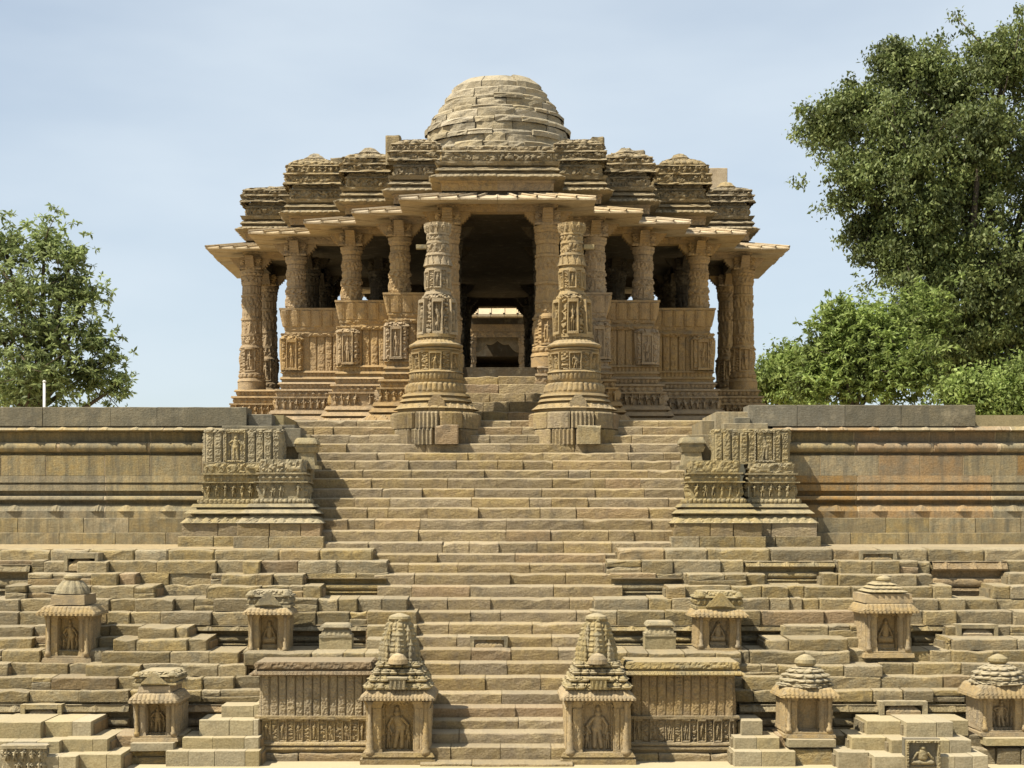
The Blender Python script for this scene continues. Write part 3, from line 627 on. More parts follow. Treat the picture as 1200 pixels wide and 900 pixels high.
def tall_bands(r):
    return [(.30, r*1.45, r*1.45, 'p', .02, 4, 2), (.10, r*1.5, r*1.35, 'p', .02, 4, 2), (.14, r*1.2, r*1.3, 'b', .04, 14, 5), (.07, r*1.35, r*1.2, 'p', .01, 8, 2), (.8, r*1.08, r*1.08, 'n', .08, 4, 40), (.09, r*1.22, r*1.1, 'p', .02, 8, 2),
            (.30, r, r, 'c', .04, 12, 10), (.07, r*1.1, r*1.1, 'p', .01, 8, 1), (.45, r*.98, r*.98, 'f', .05, 10, 16), (.07, r*1.1, r*1.1, 'p', .01, 8, 1), (.34, r*.96, r*.96, 'd', .03, 14, 8), (.36, r*.95, r*.95, 'c', .04, 12, 10), (.07, r*1.08, r*1.08, 'p', .01, 8, 1),
            (.3, r*.92, r*.92, 't', .03, 16, 6), (.1, r*1.0, r*1.08, 'p', .01, 8, 2), (.22, r*1.0, r*1.0, 'c', .05, 12, 8), (.1, r*1.08, r*1.15, 'b', .03, 14, 4), (.08, r*1.18, r*1.2, 'p', .01, 8, 1)]
TB = tall_bands(.30); ht = sum(b[0] for b in TB); TB = [(b[0] * (8.36 - HF) / ht,) + b[1:] for b in TB]
mb = MB(); lathe_bands(mb, 0, 0, TB, HF, 56, 8, sq=.07); me_tall = mesh_of(mb, 'tall_shaft', M['hall'])
# bracket capital: block with four scrolled arms
mb = MB(); pier(mb, -.3, .3, -.3, .3, [(.1, .06, .04, 'b', .03, .12, 4), (.05, .0, .0, 'p', .01, .2, 1), (.16, -.02, .03, 'c', .06, .2, 7), (.05, .07, .05, 'p', .01, .2, 1), (.05, .02, .02, 'p', .01, .2, 1)], 8.36, .03, 3, True)
me_cap = mesh_of(mb, 'capital', M['hall'])
mb = MB()
for dx, dy in ((1, 0), (-1, 0), (0, 1), (0, -1)):
    for k in range(7):
        a = k / 6; L0 = .28 + .36 * a; z0 = 8.40 + .34 * a ** 1.6; wv = .15 - .02 * a
        x0, x1 = L0 - .07, L0 + .06
        if dx: mb.box(min(dx*x0, dx*x1), max(dx*x0, dx*x1), -wv, wv, z0 + k * .001, 8.775 - k * .001)
        else: mb.box(-wv, wv, min(dy*x0, dy*x1), max(dy*x0, dy*x1), z0 + k * .001, 8.775 - k * .001)
me_br = mesh_of(mb, 'bracket', M['hall'])
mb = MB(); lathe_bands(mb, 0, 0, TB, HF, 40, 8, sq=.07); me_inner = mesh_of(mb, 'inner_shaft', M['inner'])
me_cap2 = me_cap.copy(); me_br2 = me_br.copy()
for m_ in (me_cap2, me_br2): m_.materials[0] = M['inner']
def column(x, y, tall, inner=False):
    loc = Vector((x, y, 0)) - Vector((0, YC, PLAZA))
    c = link_mesh('column', me_inner if inner else me_tall if tall else me_dwarf, hall, loc)
    link_mesh('capital', me_cap2 if inner else me_cap, c); link_mesh('bracket', me_br2 if inner else me_br, c)
for sx in (-1, 1):
    for i, (x, y) in enumerate(CP):
        column(sx * x, y, i in (0, 4)); column(sx * x, 2 * YC - y, True, i < 4)  # back columns use the stone with shade painted in
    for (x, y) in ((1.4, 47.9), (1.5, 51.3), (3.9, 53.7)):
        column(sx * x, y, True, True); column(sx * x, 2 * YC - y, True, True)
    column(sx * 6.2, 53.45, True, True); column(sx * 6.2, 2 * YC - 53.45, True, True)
# beams on the columns
for sx in (-1, 1):
    for front in (True, False):
        for (A, B, n, ea, eb, bay) in quarter(sx, front):
            mb = MB(); face(mb, A, B, n, [(.12, .22, .22, 'p', .01, .4, 2), (.16, .26, .26, 'c', .03, .3, 5), (.07, .34, .34, 'p', .01, .4, 1)], 8.75, ea, eb, .06 if front else .2, 60 + bay)
            face(mb, A, B, (-n[0], -n[1]), [(.34, .2, .2, 'p', .01, .4, 2)], 8.75, 0, 0, .2, 60 + bay)
            a, b, nn = np.array(A), np.array(B), np.array(n); q = [a + nn * .22, b + nn * .22, b - nn * .2, a - nn * .2]
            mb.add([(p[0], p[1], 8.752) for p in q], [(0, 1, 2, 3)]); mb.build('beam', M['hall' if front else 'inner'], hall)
# sloping eaves, slab by slab, each with its rib
def eave_run(A, B, n, ea, eb, zin, zout, oin, oout, step, mat, name='eave_slab', th=.075, rib=.032, seed=0):
    A, B, n = np.array(A, float), np.array(B, float), np.array(n, float); L = np.linalg.norm(B - A); t = (B - A) / L
    so0, so1 = -ea * oout, L + eb * oout; si0, si1 = -ea * oin, L + eb * oin
    N_ = max(1, round((so1 - so0) / step)); rr = random.Random(seed)
    for k in range(N_):
        q0, q1 = k / N_, (k + 1) / N_
        def P(q, out, z):
            s = (so0 + (so1 - so0) * q) if out else (si0 + (si1 - si0) * q)
            p = A + t * s + n * (oout if out else oin); return (p[0], p[1], z)
        dz = rr.uniform(-.012, .012); dr = rr.uniform(-.02, .02)
        mb = MB(); g = .02 / max(.3, (so1 - so0) / N_)
        nx = 6; V = []; Fs = []
        for j in range(nx + 1):     # slab top sags between its raised edges
            q = q0 + g * .06 + (q1 - q0 - g * .12) * j / nx; sag = -.03 * (1 - (2 * j / nx - 1) ** 4)
            a, b = np.array(P(q, False, zin + sag)), np.array(P(q, True, zout + sag + dz)); b[:2] += n * dr
            V += [tuple(a), tuple(b), (b[0], b[1], zout - th + dz), (a[0], a[1], zout - th + .10)]
        for j in range(nx):
            for i in range(4): Fs.append((4*j+i, 4*j+(i+1) % 4, 4*j+4+(i+1) % 4, 4*j+4+i))
        Fs.append((0,1,2,3)); Fs.append((4*nx+3, 4*nx+2, 4*nx+1, 4*nx)); mb.add(V, Fs)
        if rib:
            a, b = np.array(P(q1, False, zin + .01)), np.array(P(q1, True, zout + .01 + dz)); b[:2] += n * (dr + .015)
            mb.tube(b, a, rib, rib, 6)
        mb.build(name, mat, hall)
for sx in (-1, 1):
    for front in (True, False):
        for (A, B, n, ea, eb, bay) in quarter(sx, front):
            eave_run(A, B, n, ea, eb, 9.27, 8.94, .1, 1.3, .50 if front else 1.6, M['eave'], seed=bay + sx * 9 + 20)
# roof cornices and friezes above the eaves
RF = [(.22, .16, .16, 'c', .03, .25, 5), (.06, .20, .20, 'p', .01, .4, 1)]
RF2 = [(.05, .2, .44, 'p', .01, .4, 2), (.11, .48, .30, 't', .09, .17, 5), (.10, .24, .2, 'p', .02, .3, 2), (.09, .34, .26, 'p', .03, .4, 3), (.06, .14, .14, 'p', .01, .4, 1), (.1, .28, .34, 'p', .03, .4, 2), (.05, .16, .16, 'p', .01, .3, 1), (.24, .14, .14, 'c', .07, .22, 9), (.06, .20, .16, 'p', .03, .3, 2), (.12, .08, .08, 'c', .05, .3, 4)]
for sx in (-1, 1):
    for front in (True, False):
        for (A, B, n, ea, eb, bay) in quarter(sx, front):
            du = .04 if front else .2; sd = bay * 11 + (sx > 0) * 5
            mb = MB(); zt, o = face(mb, A, B, n, RF, 9.34, ea, eb, du, sd); mb.build('roof_frieze', M['hall'], hall)
            mb = MB(); face(mb, A, B, n, RF2, zt, ea, eb, du, sd + 40, wear=.05); mb.build('roof_cornice', M['roof'], hall)
ZR = 9.34 + sum(b[0] for b in RF) + sum(b[0] for b in RF2)
mb = MB(); stepped_fill(mb, 10.0, ZR - .004, .06); mb.build('roof_deck', M['roof'], hall)
# small stepped turrets on the bays
def turret(x, y, w, h, seed, fin):
    rr = random.Random(seed)
    mb = MB(); b = [(.08, .06, .02, 'p', .03, .3, 2), (h * .30, -.04, -.04, 'c', .07, .2, 8), (.05, .05, .03, 'p', .02, .3, 1), (.04, -.06, -.06, 'p', .02, .3, 1), (h * .24, -.06, -.08, 'f', .09, .17, 9), (.04, -.02, -.05, 'p', .02, .3, 1), (h * .22, -.14, -.26, 'b', .10, .2, 6), (h * .14, -.28, -.5, 'c', .06, .2, 4)]
    zt = pier(mb, x - w, x + w, y - w, y + w, b, ZR - .02, .04, seed, True, wear=.09)
    o = mb.build('turret', M['roof'], hall)
    if fin:
        mb = MB(); mb.lathe(x, y, [(.3, zt - .06), (.36, zt + .05), (.26, zt + .12), (.18, zt + .2), (.03, zt + .24)], 14); mb.jitter(.02).build('turret_cap', M['roof'], o)
for sx in (-1, 1):
    for i, (w_, h_, fin) in enumerate(((0, 0, 0), (.76, .58, False), (.80, .52, True), (.86, .78, True), (.80, .42, sx > 0))):
        if i: x, y = CP[i]; turret(sx * (x - w_ * .62), y + w_ * .68, w_, h_, 70 + i + (sx > 0) * 9, fin)
rb = random.Random(77)
for (x, y, w, d, h) in ((-3.05, 47.6, .22, .3, .80), (2.95, 48.0, .2, .3, .84), (4.25, 49.6, .25, .3, .82), (3.65, 49.4, .2, .3, .7), (5.85, 51.5, .4, .3, .98), (-7.3, 53.9, .3, .3, .62), (-5.0, 51.7, .3, .3, 1.06)):
    block(hall, 'roof_stone', M['roof'], x - w, x + w, y - d, y + d, ZR - .1, ZR + h, rb, rough=.03, cham=.06, warp=.02, dips=False)
block(hall, 'roof_stone', M['eave'], X(823, 54.5), X(852, 54.5), 54.4, 55.2, ZR, Z(197, 54.5), rb, rough=.01, cham=.02, warp=.01)
# the dome of rough rings
dome = MB().lathe(0, YC, [(3.9, ZR - .1), (2.9, 11.6), (2.2, 12.6), (1.6, 13.8), (.8, 14.7)], 32).build('dome', M['dome'], hall)
DZ = [ZR, 10.75, 11.05, 11.3, 11.6, 11.85, 12.1, 12.3, 12.47, 12.75, 12.9, 13.2, 13.38, 13.66, 13.8, 14.08, 14.22, 14.5, 15.0]
DR = [3.75, 3.6, 3.45, 3.3, 3.15, 3.0, 2.85, 2.72, 2.62, 2.55, 2.46, 2.40, 2.28, 2.18, 2.05, 1.93, 1.80, 1.62, 1.2]
rd = random.Random(41)
for i in range(len(DZ) - 1):
    r = DR[i]; n = max(8, int(2 * math.pi * r / 1.05)) if i < len(DZ) - 2 else 8; a0 = rd.random() * 6; last = i == len(DZ) - 2
    cuts = np.cumsum([0] + [rd.uniform(.5, 1.5) if not last else rd.uniform(.9, 1.1) for _ in range(n)]); cuts = cuts / cuts[-1] * 2 * math.pi + a0
    for k in range(n):
        t0, t1 = cuts[k] + .005, cuts[k + 1] - .005; dr = rd.uniform(-.06, .07) + (.05 if (DZ[i+1]-DZ[i]) < .2 else -.02); zt = DZ[i + 1] + (rd.uniform(-.02, .05)); zb = DZ[i] - .02; m_ = 4; V = []; Fs = []
        rt = r - (.30 if last else .0)
        for j in range(m_ + 1):
            th = t0 + (t1 - t0) * j / m_; e = .03 if j in (0, m_) else 0; c_, s_ = math.cos(th), math.sin(th); q = rd.uniform(-.025, .025)
            for rr_, zz in ((r + dr - e + q, zb), (r + dr - e + rd.uniform(-.03, .03), (zb + zt) / 2), (rt + dr - e + rd.uniform(-.02, .02), zt - .05), (rt + dr - e - .05, zt - rd.uniform(0, .02)), (max(.2, rt - .8), zt - .01)):
                V.append((rr_ * c_, YC + rr_ * s_, zz))
        for j in range(m_):
            for i2 in range(4): Fs.append((5*j+i2, 5*j+5+i2, 5*j+6+i2, 5*j+1+i2))
        Fs.append((0,1,2,3,4)); Fs.append(tuple(5*m_ + q for q in (4,3,2,1,0)))
        build('dome_stone', V, Fs, M['dome'], dome)
MB().lathe(0, YC, [(1.2, 14.9), (1.18, 14.985), (.6, 15.03)], 8).jitter(.03).build('dome_top', M['dome'], dome)

# ------------------------------------------------------------------ the sanctum porch seen through the hall
YS = 69.0
sn = thing('sanctum', (0, YS + 3, PLAZA), 'inner sanctum doorway with sunlit eave seen dimly through the hall', 'temple')
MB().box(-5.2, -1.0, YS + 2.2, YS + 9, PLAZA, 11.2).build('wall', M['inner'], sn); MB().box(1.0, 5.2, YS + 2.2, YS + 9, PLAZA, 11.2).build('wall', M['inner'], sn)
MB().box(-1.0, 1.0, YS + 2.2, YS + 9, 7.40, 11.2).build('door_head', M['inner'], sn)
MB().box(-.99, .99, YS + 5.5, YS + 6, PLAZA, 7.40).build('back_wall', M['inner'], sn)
mb = MB(); pier(mb, -2.2, 2.2, YS - .1, YS + 2.2, [(1.6, .1, .1, 'p', .02, .4, 4)], PLAZA, .1, 3); mb.build('floor_platform', M['hall'], sn)
for s in (-1, 1):
    mb = MB(); lathe_bands(mb, s * 1.18, YS + .4, [(b[0] * 3.7 / ht,) + b[1:] for b in tall_bands(.24)], 4.34, 40, 5, sq=.07); mb.build('column', M['hall'], sn)
mb = MB(); pier(mb, -1.5, 1.5, YS + .2, YS + .7, [(.25, .0, .0, 'c', .03, .3, 5), (.3, .05, .05, 'p', .01, .3, 2)], 8.0, .05, 2); mb.build('beam', M['hall'], sn)
V = []; n_ = 24
for j in range(n_ + 1):     # festooned arch between the columns
    q = j / n_; xx = -.95 + 1.9 * q; zz = 7.40 + .5 * math.sin(q * math.pi) - .12 * abs(math.sin(q * math.pi * 4))
    V += [(xx, YS + .45, 8.02), (xx, YS + .45, zz), (xx, YS + .65, zz), (xx, YS + .65, 8.02)]
MB().add(V, [(4*j+i, 4*j+(i+1) % 4, 4*j+4+(i+1) % 4, 4*j+4+i) for j in range(n_) for i in range(4)]).build('festoon_arch', M['carved'], sn)
for k in range(5):
    xa, xb = -1.42 + k * .57, -1.42 + (k + 1) * .57 - .015
    mb = MB(); mb.add([(xa, YS - .55, 8.90), (xb, YS - .55, 8.90), (xb, YS + .5, 9.32), (xa, YS + .5, 9.32), (xa, YS - .55, 8.8), (xb, YS - .55, 8.8), (xb, YS + .5, 8.85), (xa, YS + .5, 8.85)], [(0,1,2,3),(4,5,1,0),(4,7,6,5),(1,5,6,2),(0,3,7,4)])
    mb.tube((xb, YS - .56, 8.91), (xb, YS + .5, 9.33), .05, .05, 6); mb.build('eave_slab', M['eave'], sn)
mb = MB(); pier(mb, -1.25, 1.25, YS + .5, YS + 2.3, [(.3, .05, .05, 'c', .03, .3, 4), (.15, .15, .1, 'p', .01, .3, 2), (.4, 0, 0, 'p', .02, .3, 3), (.2, .1, .1, 'p', .02, .3, 2)], 9.22, .06, 8); mb.build('porch_roof', M['hall'], sn)

# ------------------------------------------------------------------ the two free-standing gateway columns
def torana(label, pxc, seed, lean):
    Y = 42.75; k = Y / F; x = X(pxc, Y)
    t = thing('gateway_column', (x, Y, SZ[0]), label, 'column', 'free-standing carved columns before the hall')
    zb = SZ[0] - .02
    prof = [  # (py_low, py_high, r0 px, r1 px, kind, amp, cells, rows)
        (485,481,44,44,'p',.02,8,2),(481,475,47,41,'s',.05,28,5),(475,472,37,37,'p',.01,8,1),(472,469,42,40,'p',.02,8,2),(469,466,36,36,'p',.01,8,1),(466,463,40,38,'p',.02,8,2),(463,461,34,34,'p',.01,8,1),
        (461,450,34,31,'t',.06,34,8),(450,447,31,33,'p',.01,8,1),(447,438,29,30,'b',.035,40,5),(438,436,32,30,'p',.01,8,1),(436,415,26.5,27,'n',.09,7,26),(415,413,28,29,'p',.01,8,1),(413,409,25,25,'r',.08,8,5),(409,404,28,29,'r',.06,8,4),(404,400,27,22,'w',.03,30,4),(400,397,20,20,'b',.03,26,3),
        (397,393,22,22,'p',.02,8,1),(393,352,17.5,16,'n',.15,6,44),(352,346,17,14,'c',.08,12,5),(346,342,16,14,'p',.02,8,2),(342,339,13.5,13.5,'p',.01,8,1),(339,318,13.2,13.2,'n',.07,6,22),(318,315,15,14.5,'p',.02,8,1),(315,312,13,13,'p',.01,8,1),
        (312,300,14.5,12.5,'s',.05,12,8),(300,297,14,13,'p',.02,8,1),(297,286,11.5,11.5,'c',.04,10,8),(286,283,13,12.5,'p',.02,8,1),(283,276,11.5,11.5,'c',.04,8,4),(276,273,13.2,12.8,'p',.02,8,1),(273,262,13,14.5,'f',.05,12,10)]
    bands = [((a - b) * k, r0 * k, r1 * k, kd, am, ce, n) for a, b, r0, r1, kd, am, ce, n in prof]
    i0 = 18
    mb = MB(); z1 = lathe_bands(mb, x, Y, bands[:i0], Z(485, Y), 180, seed, sq=.02); mb.build('moulded_base', M['carved'], t)
    mb = MB(); z2 = lathe_bands(mb, x + lean, Y, bands[i0:], z1 - .01, 132, seed + 40, sq=.04); mb.build('shaft', M['carved'], t)
    # fluted drum of blocks underneath
    rr = random.Random(seed); zt = Z(485, Y); hh = (zt - zb) / 2
    for row in range(2):
        n = 11; ph = rr.random()
        for q in range(n):
            t0, t1 = 2 * math.pi * (q + ph) / n + .01, 2 * math.pi * (q + ph + 1) / n - .01; m_ = 12; V = []; flut = rr.random() < .62; z0, z3 = zb + row * hh, zb + (row + 1) * hh - .008
            for j in range(m_ + 1):
                th = t0 + (t1 - t0) * j / m_; r = 51 * k + (.05 * abs(math.sin(j * math.pi / 2)) if flut else .03) - (.03 if j in (0, m_) else 0) + rr.uniform(-.008, .008)
                for rr_, zz in ((r, z0), (r, z3 - .04), (r - .04, z3), (.5, z3), ): V.append((x + rr_ * math.cos(th), Y + rr_ * math.sin(th), zz))
            Fs = [(4*j+i, 4*j+4+i, 4*j+5+i, 4*j+1+i) for j in range(m_) for i in range(3)] + [(0,1,2,3), (4*m_+3, 4*m_+2, 4*m_+1, 4*m_)]
            build('drum_stone', V, Fs, M['step'], t)
    # projecting step stone and gabled boss on the front
    block(t, 'front_stone', M['terrace'], x + .02, x + .62, Y - 1.36, Y - .9, zb, zb + hh * 1.15, rr, rough=.01)
    yb = Y - 45 * k; bx = x + .05
    mb = MB(); mb.add([(bx-.21, yb-.04, Z(487,Y)), (bx+.21, yb-.04, Z(487,Y)), (bx+.21, yb-.04, Z(474,Y)), (bx+.08, yb-.04, Z(466,Y)), (bx-.08, yb-.04, Z(466,Y)), (bx-.21, yb-.04, Z(474,Y)),
                      (bx-.21, yb+.3, Z(487,Y)), (bx+.21, yb+.3, Z(487,Y)), (bx+.21, yb+.3, Z(474,Y)), (bx+.08, yb+.3, Z(466,Y)), (bx-.08, yb+.3, Z(466,Y)), (bx-.21, yb+.3, Z(474,Y))],
                     [(0,1,2,3,4,5)] + [(i, (i+1) % 6, 6 + (i+1) % 6, 6 + i) for i in range(6)]); mb.jitter(.006).build('boss', M['step'], t)
    for s in (-1, 1):     # lugs that once carried the arch
        if (pxc < 600) == (s > 0): continue
        mb = MB(); mb.box(min(x + s*.25, x + s*.52), max(x + s*.25, x + s*.52), Y - .09, Y + .09, Z(292, Y), Z(287, Y)); mb.jitter(.01).build('lug', M['lichen'], t)
torana('tall carved free-standing column left of the hall steps', 511, 3, .05)
torana('tall carved free-standing column right of the hall steps', 673, 90, -.06)

# ------------------------------------------------------------------ niche shrines of the tank
def scalloped_eave(mb, x, hw, y0, y1, z0, z1, inset, cell, amp=.03):
    bands = [((z1 - z0) * .22, 0, 0, 'w', amp, cell, 2), ((z1 - z0) * .78, 0, -inset, 't', amp, cell, 5)]
    pier(mb, x - hw, x + hw, y0, y1, bands, z0, cell / 5, 3)
    mb.add([(x - hw, y0, z0), (x + hw, y0, z0), (x + hw, y1, z0), (x - hw, y1, z0)], [(3, 2, 1, 0)])
def shrine(label, pxc, bw, ew, pyb, pye, eave, roof, Y, seed, kind='stand', dep=1.0, pale='carved', steps=0, eavecell=.09):
    """pyb: foot, pye: (underside of eave); eave: (py_low, py_high); roof: list of (style, hw px, py_low, py_high)"""
    k = Y / F; x = X(pxc, Y); t = thing('niche_shrine', (x, Y, Z(pyb, Y)), label, 'shrine', 'small niche shrines of the stepped tank')
    rr = random.Random(seed); mt = M[pale]; hw = bw / 2 * k; zb = Z(pyb, Y); zh = (pyb - pye) * k
    bh = zh * .13
    mb = MB(); mb.frustum(x - hw * 1.12, x + hw * 1.12, Y - .10, Y + dep, zb - .01, x - hw * 1.09, x + hw * 1.09, Y - .08, Y + dep, zb + bh * .62); mb.jitter(.008, rr); mb.box(x - hw * 1.02, x + hw * 1.02, Y - .04, Y + dep, zb + bh * .62, zb + bh); mb.build('base', mt, t)
    ow = hw * .50; z0, z1 = zb + bh, Z(pye, Y)
    for s in (-1, 1):
        xa, xb = sorted((x + s * ow, x + s * hw))
        mb = MB(); pier(mb, xa, xb, Y + .03, Y + dep, [((z1-z0)*.1, .025, .01, 'p', .01, .2, 1), ((z1-z0)*.78, 0, 0, 'l', .022, .1, 18), ((z1-z0)*.12, .01, .04, 'p', .01, .2, 2)], z0, .022, seed + s); mb.build('pilaster', mt, t)
        r = hw * .085; cx = x + s * (hw * .86)
        mb = MB(); hz = z1 - z0
        mb.lathe(cx, Y - .015, [(r*1.5, z0), (r*1.5, z0+hz*.1), (r, z0+hz*.13), (r*1.2, z0+hz*.25), (r*.8, z0+hz*.3), (r*1.15, z0+hz*.36), (r*.8, z0+hz*.42), (r*.75, z0+hz*.8), (r*1.1, z0+hz*.84), (r*.8, z0+hz*.88), (r*1.5, z0+hz)], 12); mb.build('colonette', mt, t, True)
    mb = MB(); nich(mb, x, Y + .16, z0, ow * 2, z1 - z0, seed, kind, depth=.11); mb.build('figure_relief', mt, t)
    zt = Z(eave[1], Y); ze = Z(eave[0], Y)
    MB().box(x - hw * 1.0, x + hw * 1.0, Y + .0, Y + dep, z1 - .005, ze + .01).build('lintel', mt, t)
    mb = MB(); scalloped_eave(mb, x, ew / 2 * k, Y - .2, Y + dep, ze, zt, min(.22, ew * k * .12), eavecell); mb.build('eave', mt, t)
    prev = None
    for j, (style, rw, p0, p1) in enumerate(roof):
        a, b = Z(p0, Y), Z(p1, Y); r = rw * k; h = b - a; mb = MB(); yc = Y + .38
        if style == 'slab': mb.frustum(x - r, x + r, Y - .06, Y + dep, a - .005, x - r * .97, x + r * .97, Y - .03, Y + dep, b); mb.jitter(.012, rr)
        elif style == 'gable':
            pier(mb, x - r, x + r, Y - .04, Y + dep, [(h * .16, .0, .0, 'p', .015, .2, 1), (h * .10, -.05, -.05, 'p', .01, .2, 1), (h * .38, -.02, -.05, 'd', .05, .12, 6), (h * .1, .02, .0, 'p', .02, .2, 1), (h * .26, -.05, -.13, 'c', .04, .15, 5)], a, .02, seed, wear=.03)
            for q, (f_, yo) in enumerate(((.62, -.10), (.44, -.135), (.25, -.165))):
                hb = r * f_; za, zb2 = a + h * (.12 + .03 * q), a + h * (.92 - .2 * q)
                mb.add([(x - hb, Y + yo, za), (x + hb, Y + yo, za), (x + hb * .12, Y + yo, zb2), (x - hb * .12, Y + yo, zb2), (x - hb, Y + .1, za), (x + hb, Y + .1, za), (x + hb * .12, Y + .1, zb2), (x - hb * .12, Y + .1, zb2)], [(0,1,2,3), (1,5,6,2), (3,2,6,7), (4,0,3,7), (4,5,1,0)])
            for q in (-1, 1): mb.lathe(x + q * r * .8, Y + .02, [(.09, a + h * .62), (.11, a + h * .72), (.06, a + h * .9), (.01, a + h)], 10)
        elif style == 'bell': mb.lathe(x, yc, [(r, a), (r * .96, a + h * .2), (r * .86, a + h * .5), (r * .66, a + h * .8), (r * .52, b)], 36, np.array([[.025 * abs(math.sin(i * math.pi / 3)) for i in range(36)]] * 5))
        elif style == 'cap': mb.lathe(x, yc, [(r * .8, a), (r, a + h * .25), (r * .95, a + h * .55), (r * .5, a + h * .85), (r * .1, b)], 18)
        elif style == 'tiers':
            n = 3
            for q in range(n):
                w2 = r * (1 - .24 * q); za = a + h * q / n
                pier(mb, x - w2, x + w2, Y - .04 + .1 * q, Y + dep - .05 * q, [(h / n * .35, 0, 0, 'p', .015, .2, 1), (h / n * .65, .02, -.1, 'w', .04, .13, 4)], za, .02, seed + q)
        elif style == 'round':
            bs = [(.2, .90, .92, 'c', .07, 10, 5), (.05, .86, .86, 'p', .01, 8, 1), (.18, .90, .84, 'b', .07, 16, 5), (.05, .78, .78, 'p', .01, 8, 1), (.2, .82, .72, 'b', .07, 13, 6), (.05, .62, .62, 'p', .01, 8, 1), (.17, .66, .52, 'b', .06, 11, 5), (.1, .48, .34, 'c', .05, 8, 3)]
            lathe_bands(mb, x, yc, [(b[0] * h, b[1] * r, b[2] * r) + b[3:] for b in bs], a, 72, seed, sq=.09, wear=.05)
        mb.build({'slab': 'roof_slab', 'gable': 'roof_gable', 'bell': 'roof_bell', 'cap': 'finial', 'tiers': 'roof_tiers', 'round': 'roof_dome'}[style], M['lichen'] if style != 'slab' else mt, t)
    t.rotation_euler = (rr.uniform(-.008, .008), rr.uniform(-.014, .014), rr.uniform(-.04, .04))
    for q in range(steps):
        MB().box(x - hw * (1.0 + .12 * q), x + hw * (1.0 + .12 * q), Y - .3 - .24 * q, Y + .2, zb - .16 * (q + 1), zb - .16 * q - .012).jitter(.006, rr).build('foot_step', M['clean'], t)
    return t
shrine('small shrine with bell-shaped roof at far left of the upper row', 79, 52, 69, 776, 721, (721,710), [('slab',20,709,697),('bell',20,696,681),('cap',11,680,672)], 34.25, 3)
shrine('small gabled shrine in the upper row left of the stairway', 314, 46, 57, 770, 720, (720,712), [('gable',26,712,692)], 34.25, 6, 'seat')
shrine('small shrine with ribbed flat roof in the lower row at left', 182, 50, 57, 868, 823, (823,812), [('slab',19,811,804),('gable',26,803,787)], 32.15, 9, 'stand', steps=1)
shrine('small gabled shrine on a carved foot in the upper row right of the stairway', 843, 50, 66, 765, 723, (723,714), [('gable',28,714,693)], 34.25, 12, 'seat')
shrine('small tiered-roof shrine at right of the upper row', 1041, 53, 68, 770, 718, (718,707), [('slab',28,706,696),('tiers',21,695,683),('cap',9,682,675)], 34.25, 16, 'seat')
shrine('round-roofed empty-niche shrine in the lower row right of the stairway', 948, 55, 68, 864, 817, (817,806), [('round',30,806,783),('cap',13,782,768)], 32.15, 19, 'none', steps=1)
shrine('round-roofed shrine cut by the right edge in the lower row', 1177, 54, 74, 862, 817, (817,803), [('round',31,803,780),('cap',12,779,768)], 32.15, 23, 'stand', steps=1)
t = thing('carved_plinth', (X(842, 34.0), 34.0, Z(778, 34.0)), 'carved foliate plinth stone under the gabled shrine right of the stairway', 'carved stone')
mb = MB(); pier(mb, X(819,34.1), X(866,34.1), 34.12, 35, [(.28, .0, .0, 'c', .08, .2, 12)], Z(779,34.1), .02, 4); mb.build('block', M['lichen'], t)

